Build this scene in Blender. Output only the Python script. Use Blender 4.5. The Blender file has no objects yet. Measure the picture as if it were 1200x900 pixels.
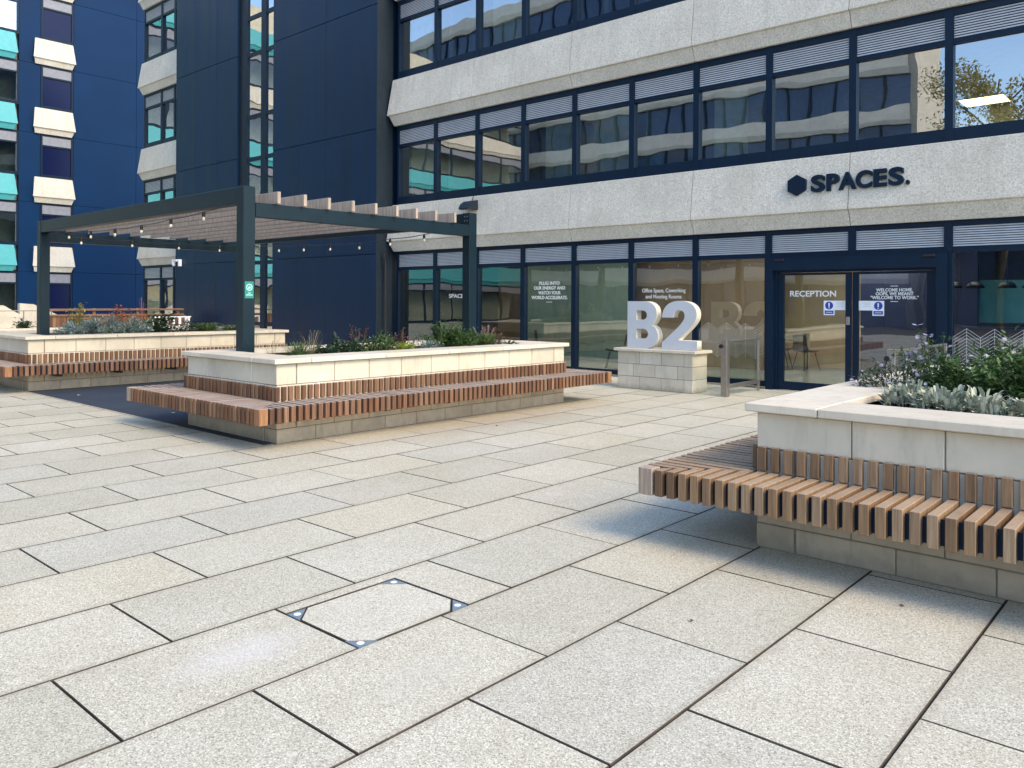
import bpy, bmesh, math, random
from mathutils import Vector, Matrix
random.seed(7)
R = math.radians
scene = bpy.context.scene
C = scene.collection

# ------------------------------------------------------------------ helpers
class MB:
    """collects polygons that become one mesh"""
    def __init__(s): s.v = []; s.f = []; s.mi = []; s.cur = 0
    def face(s, pts):
        b = len(s.v); s.v += [tuple(p) for p in pts]; s.f.append(tuple(range(b, b+len(pts)))); s.mi.append(s.cur)
    def poly(s, vs, fs):
        b = len(s.v); s.v += [tuple(p) for p in vs]
        for f in fs: s.f.append(tuple(b+i for i in f)); s.mi.append(s.cur)
    def box(s, x0, y0, z0, x1, y1, z1):
        vs = [(x0,y0,z0),(x1,y0,z0),(x1,y1,z0),(x0,y1,z0),(x0,y0,z1),(x1,y0,z1),(x1,y1,z1),(x0,y1,z1)]
        s.poly(vs, [(0,3,2,1),(4,5,6,7),(0,1,5,4),(1,2,6,5),(2,3,7,6),(3,0,4,7)])
    def cbox(s, x0, y0, z0, x1, y1, z1, c=0.003):
        """box with chamfered edges"""
        if x0 > x1: x0, x1 = x1, x0
        if y0 > y1: y0, y1 = y1, y0
        c = min(c, (x1-x0)*.3, (y1-y0)*.3, (z1-z0)*.3)
        s.prism([(x0,y0),(x1,y0),(x1,y1),(x0,y1)], z0, z1, c)
    def prism(s, pts, z0, z1, c=0.0):
        """vertical prism over a convex/any ccw outline; top+bottom edges and corners chamfered by c"""
        n = len(pts)
        if c > 0:
            out = []
            for i in range(n):
                p = Vector(pts[i]); a = Vector(pts[i-1]); b = Vector(pts[(i+1) % n])
                out.append(p + (a-p).normalized()*c); out.append(p + (b-p).normalized()*c)
            ctr = sum((Vector(p) for p in pts), Vector((0,0)))/n
            ins = []
            m = len(out)
            for i in range(m):
                p = out[i]; a = out[i-1]; b = out[(i+1) % m]
                t = (b-a).normalized(); nrm = Vector((-t.y, t.x))
                ins.append(p + nrm*c)
            rings = [(ins, z0), (out, z0+c), (out, z1-c), (ins, z1)]
        else:
            out = [Vector(p) for p in pts]; m = n
            rings = [(out, z0), (out, z1)]
        vs = [(p.x, p.y, z) for r, z in rings for p in r]
        fs = [tuple(reversed(range(m)))]
        k = len(rings)
        for r in range(k-1):
            for i in range(m):
                j = (i+1) % m
                fs.append((r*m+i, r*m+j, (r+1)*m+j, (r+1)*m+i))
        fs.append(tuple((k-1)*m+i for i in range(m)))
        s.poly(vs, fs)
    def extr(s, prof, axis, a, b):
        """extrude a closed 2d profile along axis 'x' (prof=(y,z)), 'y' (prof=(x,z)) from a to b"""
        n = len(prof)
        def P(t, q): return (t, q[0], q[1]) if axis == 'x' else (q[0], t, q[1])
        vs = [P(a, q) for q in prof] + [P(b, q) for q in prof]
        fs = [tuple(range(n)), tuple(n+i for i in reversed(range(n)))]
        for i in range(n):
            j = (i+1) % n; fs.append((i, n+i, n+j, j))
        s.poly(vs, fs)
    def tube(s, pts, r, n=8, r1=None, cap=True):
        pts = [Vector(p) for p in pts]; k = len(pts); vs = []; fs = []
        up = Vector((0,0,1))
        for i, p in enumerate(pts):
            d = (pts[min(i+1,k-1)] - pts[max(i-1,0)]).normalized()
            a = d.cross(up)
            if a.length < 1e-3: a = d.cross(Vector((1,0,0)))
            a.normalize(); b = d.cross(a)
            rr = r if r1 is None else r + (r1-r)*i/(k-1)
            for j in range(n):
                t = 2*math.pi*j/n; vs.append(p + a*math.cos(t)*rr + b*math.sin(t)*rr)
        for i in range(k-1):
            for j in range(n):
                j2 = (j+1) % n; fs.append((i*n+j, i*n+j2, (i+1)*n+j2, (i+1)*n+j))
        if cap: fs.append(tuple(range(n))); fs.append(tuple((k-1)*n+j for j in reversed(range(n))))
        s.poly(vs, fs)
    def lathe(s, c, prof, n=16):
        vs = []; fs = []
        for r, z in prof:
            for j in range(n):
                t = 2*math.pi*j/n; vs.append((c[0]+r*math.cos(t), c[1]+r*math.sin(t), c[2]+z))
        for i in range(len(prof)-1):
            for j in range(n):
                j2 = (j+1) % n; fs.append((i*n+j, i*n+j2, (i+1)*n+j2, (i+1)*n+j))
        s.poly(vs, fs)

ORG = {}
def org(o): return ORG.get(o, Vector((0,0,0)))
def build(name, mb, mat, parent=None, loc=None, smooth=False, label=None, fixn=True):
    me = bpy.data.meshes.new(name)
    L = Vector(loc) if loc is not None else (org(parent) if parent else Vector((0,0,0)))
    me.from_pydata([tuple(Vector(v)-L) for v in mb.v], [], mb.f)
    mats = mat if isinstance(mat, (list, tuple)) else [mat]
    for m in mats: me.materials.append(m)
    if len(mats) > 1: me.polygons.foreach_set('material_index', mb.mi)
    if smooth: me.polygons.foreach_set('use_smooth', [True]*len(me.polygons))
    me.update()
    if fixn:
        bm = bmesh.new(); bm.from_mesh(me); bmesh.ops.recalc_face_normals(bm, faces=bm.faces); bm.to_mesh(me); bm.free()
    o = bpy.data.objects.new(name, me); C.objects.link(o)
    if parent: o.parent = parent; ORG[o] = L
    else: o.location = L; ORG[o] = L
    if label: o['label'] = label
    return o
def tag(o, label, cat, group=None):
    o['label'] = label; o['category'] = cat
    if group: o['group'] = group
    return o
def thing(name, label, cat, loc=(0,0,0), group=None):
    o = bpy.data.objects.new(name, None); C.objects.link(o); o.empty_display_size = .2
    o.location = loc; ORG[o] = Vector(loc)
    return tag(o, label, cat, group)
def struct(o): o['kind'] = 'structure'; return o
def copy_tree(o, parent=None):
    c = o.copy(); C.objects.link(c)
    if parent: c.parent = parent
    for ch in list(o.children): copy_tree(ch, c)
    return c

# ------------------------------------------------------------------ materials
def mat(name):
    m = bpy.data.materials.new(name); m.use_nodes = True
    nt = m.node_tree; return m, nt, nt.nodes['Principled BSDF']
def N(nt, t, **k):
    n = nt.nodes.new(t)
    for a, b in k.items():
        if a in n.inputs.keys() if hasattr(n, 'inputs') else False: n.inputs[a].default_value = b
        else: setattr(n, a, b)
    return n
def rgba(c): return (c[0], c[1], c[2], 1)
def coords(nt, scale=(1,1,1)):
    tc = nt.nodes.new('ShaderNodeNewGeometry'); mp = nt.nodes.new('ShaderNodeMapping')
    nt.links.new(tc.outputs['Position'], mp.inputs['Vector']); mp.inputs['Scale'].default_value = scale
    return mp.outputs['Vector']
def noise(nt, vec, scale, detail=3, rough=.5):
    n = nt.nodes.new('ShaderNodeTexNoise'); n.inputs['Scale'].default_value = scale; n.inputs['Detail'].default_value = detail
    n.inputs['Roughness'].default_value = rough; nt.links.new(vec, n.inputs['Vector']); return n.outputs['Fac']
def ramp(nt, fac, stops):
    r = nt.nodes.new('ShaderNodeValToRGB'); e = r.color_ramp.elements
    while len(e) < len(stops): e.new(.5)
    for i, (p, c) in enumerate(stops): e[i].position = p; e[i].color = rgba(c) if len(c) == 3 else c
    nt.links.new(fac, r.inputs['Fac']); return r.outputs['Color']
def mix(nt, fac, a, b, mode='MIX'):
    m = nt.nodes.new('ShaderNodeMix'); m.data_type = 'RGBA'; m.blend_type = mode
    for s, v in ((m.inputs[0], fac), (m.inputs[6], a), (m.inputs[7], b)):
        if hasattr(v, 'is_linked'): nt.links.new(v, s)
        elif isinstance(v, (tuple, list)): s.default_value = rgba(v)
        else: s.default_value = v
    return m.outputs[2]
def mth(nt, op, a, b=None, clamp=False):
    m = nt.nodes.new('ShaderNodeMath'); m.operation = op; m.use_clamp = clamp
    for s, v in ((m.inputs[0], a), (m.inputs[1], b)):
        if v is None: continue
        if hasattr(v, 'is_linked'): nt.links.new(v, s)
        else: s.default_value = v
    return m.outputs[0]
def bump(nt, h, bsdf, strength=.3, dist=.01):
    b = nt.nodes.new('ShaderNodeBump'); b.inputs['Strength'].default_value = strength; b.inputs['Distance'].default_value = dist
    nt.links.new(h, b.inputs['Height']); nt.links.new(b.outputs[0], bsdf.inputs['Normal'])
def island(nt):
    return nt.nodes.new('ShaderNodeNewGeometry').outputs['Random Per Island']
def plain(name, col, rough=.5, metal=0, var=.12, nscale=6, bmp=0, spec=.5, coat=0):
    m, nt, b = mat(name)
    v = coords(nt); n = noise(nt, v, nscale, 4)
    c = ramp(nt, n, [(.3, [x*(1-var) for x in col]), (.7, [min(1, x*(1+var)) for x in col])])
    nt.links.new(c, b.inputs['Base Color']); b.inputs['Roughness'].default_value = rough; b.inputs['Metallic'].default_value = metal
    b.inputs['Specular IOR Level'].default_value = spec
    if coat: b.inputs['Coat Weight'].default_value = coat; b.inputs['Coat Roughness'].default_value = .12
    if bmp: bump(nt, noise(nt, v, nscale*8, 4), b, bmp, .004)
    return m
M = {}
def mk_paving():
    m, nt, b = mat('paving_slab')
    v = coords(nt)
    vo = nt.nodes.new('ShaderNodeTexVoronoi'); vo.inputs['Scale'].default_value = 190; nt.links.new(v, vo.inputs['Vector'])
    gr = nt.nodes.new('ShaderNodeSeparateColor'); nt.links.new(vo.outputs['Color'], gr.inputs[0])
    speck = ramp(nt, gr.outputs[0], [(0, (.29,.275,.22)), (.25, (.49,.465,.38)), (.72, (.61,.585,.49)), (1, (.80,.78,.70))])
    big = noise(nt, v, 1.1, 5, .6)
    t = ramp(nt, big, [(.3, (.88,.87,.83)), (.7, (1.0,1.0,1.0))])
    c = mix(nt, 1.0, speck, t, 'MULTIPLY')
    isl = ramp(nt, island(nt), [(0, (.82,.82,.80)), (.3, (.95,.945,.92)), (.6, (1.02,1.01,.99)), (.8, (.90,.91,.92)), (1, (1.0,.98,.93))])
    c = mix(nt, 1.0, c, isl, 'MULTIPLY')
    # blotchy dirt
    dn = noise(nt, v, 3.3, 6, .65); dm = ramp(nt, dn, [(.55, (0,0,0)), (.78, (.35,.35,.35))])
    c = mix(nt, dm, c, (.36,.33,.25))
    # trodden-in spots and the grime that gathers along the long joints
    sp = nt.nodes.new('ShaderNodeTexVoronoi'); sp.inputs['Scale'].default_value = 1.9; nt.links.new(v, sp.inputs['Vector'])
    sc_ = nt.nodes.new('ShaderNodeSeparateColor'); nt.links.new(sp.outputs['Color'], sc_.inputs[0])
    rad = mth(nt, 'ADD', mth(nt, 'MULTIPLY', sc_.outputs[0], .035), mth(nt, 'MULTIPLY', mth(nt, 'SUBTRACT', noise(nt, v, 60, 3), .5), .03))
    c = mix(nt, mth(nt, 'MULTIPLY', mth(nt, 'LESS_THAN', sp.outputs['Distance'], rad), .55), c, (.20,.18,.15))
    sx_ = nt.nodes.new('ShaderNodeSeparateXYZ'); nt.links.new(v, sx_.inputs[0])
    fr_ = mth(nt, 'FRACT', mth(nt, 'ADD', mth(nt, 'MULTIPLY', mth(nt, 'ADD', sx_.outputs[0], .885), 1/.7), 100.0))
    ed = mth(nt, 'MINIMUM', fr_, mth(nt, 'SUBTRACT', 1.0, fr_))
    ed = mth(nt, 'ADD', ed, mth(nt, 'MULTIPLY', mth(nt, 'SUBTRACT', noise(nt, v, 6, 5, .7), .5), .16))
    c = mix(nt, ramp(nt, ed, [(.0, (.42,)*3), (.07, (0,0,0))]), c, (.30,.27,.20))
    # pale cement smear and a smooth grey repair patch that lie on two slabs
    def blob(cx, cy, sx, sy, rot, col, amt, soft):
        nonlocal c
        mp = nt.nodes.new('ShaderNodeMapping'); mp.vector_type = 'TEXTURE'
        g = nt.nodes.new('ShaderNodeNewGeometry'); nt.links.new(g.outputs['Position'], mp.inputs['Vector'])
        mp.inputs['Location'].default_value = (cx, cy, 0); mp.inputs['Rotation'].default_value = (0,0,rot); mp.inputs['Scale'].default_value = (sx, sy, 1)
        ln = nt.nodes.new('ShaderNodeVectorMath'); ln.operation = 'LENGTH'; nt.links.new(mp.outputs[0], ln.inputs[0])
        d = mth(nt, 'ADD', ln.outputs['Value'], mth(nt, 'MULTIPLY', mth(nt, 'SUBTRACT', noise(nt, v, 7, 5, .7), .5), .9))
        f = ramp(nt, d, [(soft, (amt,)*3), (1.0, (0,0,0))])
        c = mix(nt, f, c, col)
    blob(-3.33, 1.93, .22, .42, 0, (.66,.64,.62), .45, .2)
    blob(-7.35, 7.9, .75, 3.2, 0, (.36,.28,.18), .5, .1)  # brown stain plus the middle planter's contact shade, put into the slab colour
    blob(-2.55, 2.32, .20, .34, 0, (.52,.49,.42), .28, .3)
    nt.links.new(c, b.inputs['Base Color']); b.inputs['Roughness'].default_value = .88; b.inputs['Specular IOR Level'].default_value = .3
    bump(nt, mth(nt, 'ADD', gr.outputs[1], mth(nt, 'MULTIPLY', big, 2)), b, .35, .0025)
    return m
M['paving'] = mk_paving()
def mk_insert():
    m = M['paving'].copy(); m.name = 'pale_slab_insert'; nt = m.node_tree; b = nt.nodes['Principled BSDF']
    src = b.inputs['Base Color'].links[0].from_socket
    nt.links.new(mix(nt, .10, src, (.74,.72,.67)), b.inputs['Base Color']); return m
M['insert'] = mk_insert()
def mk_stone(name, base, var=.1, rough=.85):
    m, nt, b = mat(name)
    v = coords(nt); n = noise(nt, v, 2.2, 6, .6); n2 = noise(nt, v, 160, 2)
    c = ramp(nt, n, [(.28, [x*(1-var*1.4) for x in base]), (.72, [min(1, x*(1+var)) for x in base])])
    isl = ramp(nt, island(nt), [(0, (.88,.87,.85)), (.5, (1,.98,.95)), (1, (1.0,1.0,1.0))])
    c = mix(nt, 1.0, c, isl, 'MULTIPLY')
    st = noise(nt, coords(nt, (3, 3, .5)), 4, 5, .7)
    c = mix(nt, ramp(nt, st, [(.52, (0,0,0)), (.76, (.55,.55,.55))]), c, [x*.58 for x in base])
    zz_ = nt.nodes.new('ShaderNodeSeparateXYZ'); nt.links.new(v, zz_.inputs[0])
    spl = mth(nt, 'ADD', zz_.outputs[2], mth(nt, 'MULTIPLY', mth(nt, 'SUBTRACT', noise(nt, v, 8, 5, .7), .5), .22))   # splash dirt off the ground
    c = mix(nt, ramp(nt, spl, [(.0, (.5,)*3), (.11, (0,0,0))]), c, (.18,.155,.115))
    nt.links.new(c, b.inputs['Base Color']); b.inputs['Roughness'].default_value = rough; b.inputs['Specular IOR Level'].default_value = .3
    bump(nt, mth(nt, 'ADD', n2, n), b, .25, .003)
    return m
M['stone'] = mk_stone('buff_sandstone', (.63,.575,.465))
M['base'] = mk_stone('shaded_dirty_base_stone', (.50,.43,.33), .12)  # bench shade and dirt on the lower courses, both put into this colour
M['coping'] = mk_stone('sandstone_coping', (.66,.605,.50), .08)
M['mortar'] = plain('mortar', (.20,.175,.14), .95, var=.2, nscale=20)
M['joint'] = plain('joint_sand', (.07,.058,.045), .95, var=.4, nscale=9, bmp=.4)
def mk_concrete():
    m, nt, b = mat('precast_concrete')
    v = coords(nt); n = noise(nt, v, 1.3, 6, .6)
    c = ramp(nt, n, [(.3, (.62,.575,.49)), (.7, (.78,.73,.635))])
    vo = noise(nt, v, 38, 5, .8)
    c = mix(nt, ramp(nt, vo, [(.40, (.75,.75,.75)), (.55, (0,0,0))]), c, (.36,.335,.28))
    st = noise(nt, coords(nt, (6, 6, .35)), 1.4, 5, .7)
    c = mix(nt, ramp(nt, st, [(.5, (0,0,0)), (.78, (.5,.5,.5))]), c, (.42,.385,.33))
    nt.links.new(c, b.inputs['Base Color']); b.inputs['Roughness'].default_value = .93; b.inputs['Specular IOR Level'].default_value = .2
    bump(nt, vo, b, .6, .012)
    return m
M['concrete'] = mk_concrete()
def mk_wood(name, cols, grey, greyamt):
    m, nt, b = mat(name)
    oi = island(nt)
    g = coords(nt, (1,1,1))
    off = nt.nodes.new('ShaderNodeVectorMath'); off.operation = 'ADD'
    cx = nt.nodes.new('ShaderNodeCombineXYZ'); k = mth(nt, 'MULTIPLY', oi, 37.0)
    for i in range(3): nt.links.new(k, cx.inputs[i])
    nt.links.new(g, off.inputs[0]); nt.links.new(cx.outputs[0], off.inputs[1])
    mp = nt.nodes.new('ShaderNodeMapping'); mp.inputs['Scale'].default_value = (9, 9, 60) if 'v' in name else (60, 60, 3)
    nt.links.new(off.outputs[0], mp.inputs[0])
    gn = noise(nt, mp.outputs[0], 1.0, 4, .6); gb = noise(nt, off.outputs[0], 5, 3)
    c = ramp(nt, oi, [(i/(len(cols)-1), cc) for i, cc in enumerate(cols)])
    c = mix(nt, 1.0, c, ramp(nt, gn, [(.28, (.55,.52,.48)), (.66, (1.12,1.10,1.07))]), 'MULTIPLY')
    nz = nt.nodes.new('ShaderNodeSeparateXYZ'); ge = nt.nodes.new('ShaderNodeNewGeometry'); nt.links.new(ge.outputs['True Normal'], nz.inputs[0])
    w = mth(nt, 'MULTIPLY', mth(nt, 'MAXIMUM', nz.outputs[2], .0), greyamt)   # weathered top faces
    w = mth(nt, 'MULTIPLY', w, ramp(nt, gb, [(.3, (.6,.6,.6)), (.6, (1,1,1))]))
    c = mix(nt, w, c, grey)
    nt.links.new(c, b.inputs['Base Color']); b.inputs['Roughness'].default_value = .62; b.inputs['Specular IOR Level'].default_value = .35
    bump(nt, gn, b, .25, .002)
    return m
M['oak'] = mk_wood('iroko_timber', [(.24,.15,.085),(.34,.225,.13),(.17,.105,.062),(.29,.185,.105),(.37,.265,.17),(.22,.14,.085),(.31,.22,.145)], (.48,.37,.265), .6)
M['red'] = mk_wood('red_hardwood', [(.15,.072,.040),(.24,.125,.070),(.10,.048,.030),(.28,.165,.10),(.165,.08,.048),(.24,.155,.10),(.125,.062,.04)], (.40,.355,.32), .85)
M['grey_wood'] = mk_wood('weathered_end_block', [(.36,.29,.24),(.42,.33,.27)], (.50,.43,.37), .5)
M['amber'] = mk_wood('amber_end_block', [(.30,.15,.075),(.34,.18,.09)], (.42,.35,.30), .7)
M['rafter'] = mk_wood('weathered_rafter', [(.42,.36,.31),(.50,.44,.38),(.38,.31,.26),(.47,.40,.34)], (.48,.43,.38), .5)
M['navy'] = plain('navy_powder_coat', (.003,.014,.034), .42, spec=.22, var=.10, nscale=3, bmp=.03)
M['perg'] = plain('pergola_steel', (.005,.018,.028), .40, spec=.26, var=.10, nscale=3)
M['pilaster'] = plain('grey_metal_return', (.016,.026,.038), .5, metal=.1, spec=.3)
M['black'] = plain('black_plastic', (.012,.012,.014), .45)
M['louvre'] = plain('louvre_aluminium', (.48,.475,.47), .45, metal=.2, var=.06)
M['louvre_grey'] = plain('grey_louvre_panel', (.22,.23,.27), .6)
M['louvre_back'] = plain('louvre_back', (.05,.055,.07), .7)
M['steel'] = plain('brushed_steel', (.36,.34,.32), .36, metal=.85, var=.08, nscale=14)
M['soil'] = plain('planting_soil', (.035,.024,.016), .95, var=.5, nscale=30, bmp=.8)
M['white'] = plain('white_paint', (.78,.80,.84), .45, var=.03)
M['sign_white'] = plain('sign_face_white', (.54,.56,.59), .5, var=.03)
M['letter_side'] = plain('letter_return_cream', (.66,.62,.52), .6, var=.05)
M['teal'] = plain('teal_panel', (.07,.38,.41), .5, var=.06)
M['vinyl'] = plain('white_vinyl', (.72,.72,.70), .6, var=.02)
M['blue'] = plain('sign_blue', (.012,.05,.32), .45, var=.03)
M['green'] = plain('green_sign', (.02,.22,.18), .5, var=.05)
M['mint'] = plain('mint_print', (.40,.72,.68), .5, var=.03)
M['rubber'] = None
def mk_rubber():
    m, nt, b = mat('dark_rubber_surface')
    v = coords(nt); n = noise(nt, v, 90, 3, .7); n2 = noise(nt, v, 1.4, 4)
    c = ramp(nt, n, [(.35, (.014,.024,.040)), (.65, (.038,.056,.088))])
    c = mix(nt, 1.0, c, ramp(nt, n2, [(.3, (.8,.8,.8)), (.7, (1.25,1.2,1.15))]), 'MULTIPLY')
    nt.links.new(c, b.inputs['Base Color']); b.inputs['Roughness'].default_value = .75; bump(nt, n, b, .4, .003); return m
M['rubber'] = mk_rubber()
def mk_clad():
    m, nt, b = mat('blue_cladding')
    v = coords(nt, (1.5, 1.5, .12)); n = noise(nt, v, 1.6, 5, .65)
    c = ramp(nt, n, [(.3, (.001,.014,.042)), (.7, (.003,.024,.068))])
    c = mix(nt, 1.0, c, ramp(nt, island(nt), [(0, (.80,.83,.88)), (1, (1.12,1.09,1.06))]), 'MULTIPLY')
    nt.links.new(c, b.inputs['Base Color']); b.inputs['Roughness'].default_value = .42
    b.inputs['Specular IOR Level'].default_value = .22
    nt.links.new(ramp(nt, n, [(.3, (.30,)*3), (.7, (.52,)*3)]), b.inputs['Roughness'])
    bump(nt, noise(nt, coords(nt), .9, 2), b, .35, .02)
    return m
M['clad'] = mk_clad()
M['clad2'] = plain('royal_blue_cladding', (.0005,.023,.080), .5, spec=.14, var=.08, nscale=.7)
def mk_glass(name, tint, base, rgh=.0, wav=.0):
    m = bpy.data.materials.new(name); m.use_nodes = True; nt = m.node_tree
    nt.nodes.remove(nt.nodes['Principled BSDF']); out = nt.nodes['Material Output']
    tr = nt.nodes.new('ShaderNodeBsdfTransparent'); tr.inputs[0].default_value = rgba(tint)
    gl = nt.nodes.new('ShaderNodeBsdfGlossy'); gl.inputs['Roughness'].default_value = rgh; gl.inputs[0].default_value = (.93,.97,1,1)
    fr = nt.nodes.new('ShaderNodeFresnel'); fr.inputs[0].default_value = 1.52
    f = mth(nt, 'ADD', mth(nt, 'MULTIPLY', fr.outputs[0], 1.25), base, True)
    mx = nt.nodes.new('ShaderNodeMixShader'); nt.links.new(f, mx.inputs[0]); nt.links.new(tr.outputs[0], mx.inputs[1]); nt.links.new(gl.outputs[0], mx.inputs[2])
    if wav:
        bp = nt.nodes.new('ShaderNodeBump'); bp.inputs['Strength'].default_value = wav; bp.inputs['Distance'].default_value = .05
        nt.links.new(noise(nt, coords(nt), 1.1, 1), bp.inputs['Height']); nt.links.new(bp.outputs[0], gl.inputs['Normal'])
    nt.links.new(mx.outputs[0], out.inputs[0]); return m
M['glass'] = mk_glass('window_glass', (.72,.82,.80), .14, 0, .06)
M['glass_up'] = mk_glass('upper_window_glass', (.62,.74,.74), .34, 0, .055)
M['glass_mirror'] = mk_glass('tower_window_glass', (.55,.7,.72), .42, 0, .12)
M['glass_clear'] = mk_glass('balustrade_glass', (.82,.90,.88), .03)
def mk_emit(name, col, s):
    m, nt, b = mat(name); b.inputs['Base Color'].default_value = rgba(col); b.inputs['Emission Color'].default_value = rgba(col); b.inputs['Emission Strength'].default_value = s; return m
M['lamp'] = mk_emit('lit_lamp_panel', (1,.92,.74), 8)
M['lamp_warm'] = mk_emit('dim_warm_lamp_panel', (1,.78,.38), 2.2)
M['tanwall'] = plain('timber_panel_wall', (.50,.38,.24), .6, var=.1, nscale=2)
M['brownwall'] = plain('brown_wall', (.20,.135,.085), .6, var=.12, nscale=2)
M['tealwall'] = plain('green_room_wall', (.12,.17,.155), .7, var=.1)
M['darkblue'] = plain('dark_blue_wall', (.012,.018,.07), .6, var=.1)
M['greywall'] = plain('grey_wall', (.22,.23,.22), .7)
M['ceil'] = plain('office_ceiling', (.52,.52,.48), .8)
M['carpet'] = plain('grey_floor', (.16,.17,.16), .7, var=.2, nscale=12)
M['poster'] = plain('light_blue_poster', (.10,.42,.55), .5, var=.15, nscale=1.5)
M['curtain'] = plain('cream_blind', (.60,.55,.42), .8)
M['bulb'] = plain('frosted_bulb', (.75,.75,.72), .15)
M['darkwin'] = plain('dark_window', (.03,.06,.13), .08, var=.3, nscale=.5)
def mk_leaf(name, a, b2, c2, rough=.55, trans=.25):
    m, nt, b = mat(name)
    c = ramp(nt, island(nt), [(0, a), (.55, b2), (1, c2)])
    nt.links.new(c, b.inputs['Base Color']); b.inputs['Roughness'].default_value = rough; b.inputs['Specular IOR Level'].default_value = .35
    out = nt.nodes['Material Output']; t = nt.nodes.new('ShaderNodeBsdfTranslucent'); nt.links.new(c, t.inputs[0])
    mx = nt.nodes.new('ShaderNodeMixShader'); mx.inputs[0].default_value = trans
    nt.links.new(b.outputs[0], mx.inputs[1]); nt.links.new(t.outputs[0], mx.inputs[2]); nt.links.new(mx.outputs[0], out.inputs[0]); return m
M['l_green'] = mk_leaf('green_leaves', (.025,.06,.018), (.055,.12,.03), (.11,.19,.055))
M['l_dark'] = mk_leaf('dark_leaves', (.012,.032,.018), (.028,.06,.03), (.05,.09,.045))
M['l_silver'] = mk_leaf('silver_leaves', (.18,.22,.15), (.38,.42,.34), (.58,.58,.44), .8, .15)
M['l_grey'] = mk_leaf('grey_green_leaves', (.10,.17,.16), (.20,.28,.27), (.34,.42,.42), .8, .15)
M['l_lime'] = mk_leaf('lime_leaves', (.16,.22,.03), (.28,.34,.05), (.42,.44,.10))
M['l_yellow'] = mk_leaf('yellow_leaves', (.22,.20,.04), (.38,.32,.08), (.5,.42,.16))
M['l_red'] = mk_leaf('red_leaves', (.22,.05,.03), (.38,.11,.06), (.5,.22,.13))
M['l_plum'] = mk_leaf('plum_leaves', (.06,.02,.03), (.12,.04,.05), (.2,.08,.08))
M['l_grass'] = mk_leaf('grass_blades', (.05,.10,.03), (.10,.17,.05), (.22,.26,.10))
M['l_straw'] = mk_leaf('straw_blades', (.22,.17,.09), (.32,.26,.14), (.42,.36,.22))
M['stem'] = plain('plant_stem', (.09,.10,.04), .8)
M['trunk'] = plain('bark', (.10,.075,.05), .9)
M['f_purple'] = mk_leaf('purple_petals', (.30,.28,.46), (.42,.40,.58), (.56,.54,.68), .7, .3)
M['f_white'] = mk_leaf('white_petals', (.6,.58,.56), (.72,.72,.70), (.8,.8,.8), .7, .3)
M['f_pink'] = mk_leaf('pink_petals', (.42,.26,.28), (.52,.36,.36), (.62,.48,.46), .7, .3)

# ------------------------------------------------------------------ camera, sky, sun
F, YAW, ROLL, CY = 944.67, R(41.6), R(.3), 353.06
fw = Vector((-math.sin(YAW), math.cos(YAW), 0)); r0 = Vector((math.cos(YAW), math.sin(YAW), 0)); u0 = Vector((0,0,1))
rr = r0*math.cos(ROLL) + u0*math.sin(ROLL); uu = -r0*math.sin(ROLL) + u0*math.cos(ROLL)
cam = bpy.data.cameras.new('camera'); co = bpy.data.objects.new('camera', cam); C.objects.link(co)
co.matrix_world = Matrix(((rr.x, uu.x, -fw.x, 0), (rr.y, uu.y, -fw.y, 0), (rr.z, uu.z, -fw.z, 1.6), (0,0,0,1)))
cam.sensor_width = 36; cam.lens = F/1200*36; cam.shift_y = -(450-CY)/1200; cam.clip_end = 3000; cam.clip_start = .05
scene.camera = co
SUN = Vector((.90, -.06, .74)).normalized()
elev = math.asin(SUN.z); az = math.atan2(SUN.x, SUN.y)
w = bpy.data.worlds.new('World'); scene.world = w; w.use_nodes = True
sky = w.node_tree.nodes.new('ShaderNodeTexSky'); sky.sky_type = 'NISHITA'; sky.sun_disc = False
sky.sun_elevation = elev; sky.sun_rotation = az; sky.dust_density = .7; sky.air_density = 1.0; sky.ozone_density = 1.4
w.node_tree.links.new(sky.outputs[0], w.node_tree.nodes['Background'].inputs[0]); w.node_tree.nodes['Background'].inputs[1].default_value = .15
sl = bpy.data.lights.new('sun', 'SUN'); sl.energy = 1.2; sl.angle = R(26); sl.color = (1,.76,.43)
so = bpy.data.objects.new('sun', sl); C.objects.link(so); so.rotation_euler = (-SUN).to_track_quat('-Z', 'Y').to_euler(); so.location = (10, 0, 20)
scene.view_settings.view_transform = 'Standard'; scene.view_settings.look = 'None'; scene.view_settings.exposure = 1.56; scene.view_settings.gamma = 1
scene.render.engine = 'CYCLES'
scene.cycles.max_bounces = 8; scene.cycles.transparent_max_bounces = 24

# ------------------------------------------------------------------ ground and paving
mb = MB(); mb.face([(-400,-400,-.012),(400,-400,-.012),(400,400,-.012),(-400,400,-.012)])
struct(build('ground', mb, M['joint']))
PX0, PW, PL = -.885, .70, 1.06
def slab_poly(mb, pts, z):
    """paving slab: sunk sides, small arris, flat top"""
    n = len(pts); c = .0026; P = [Vector(p) for p in pts]
    def inset(d):
        o = []
        for i in range(n):
            e1 = (P[i]-P[i-1]).normalized(); e2 = (P[(i+1)%n]-P[i]).normalized()
            n1 = Vector((-e1.y, e1.x)); n2 = Vector((-e2.y, e2.x)); k = n1.dot(n2)
            o.append(P[i] + (n1+n2)/(1+k)*d)
        return o
    r = [(inset(.0046), -.011), (inset(.0046), z-.003), (inset(.0046+c), z)]
    vs = [(p.x, p.y, zz) for q, zz in r for p in q]; fs = []
    for a in range(2):
        for i in range(n): j = (i+1) % n; fs.append((a*n+i, a*n+j, (a+1)*n+j, (a+1)*n+i))
    fs.append(tuple(2*n+i for i in range(n))); mb.cur = 1; mb.poly(vs, fs); mb.mi[-1] = 0; mb.cur = 0
mb = MB()
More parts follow.
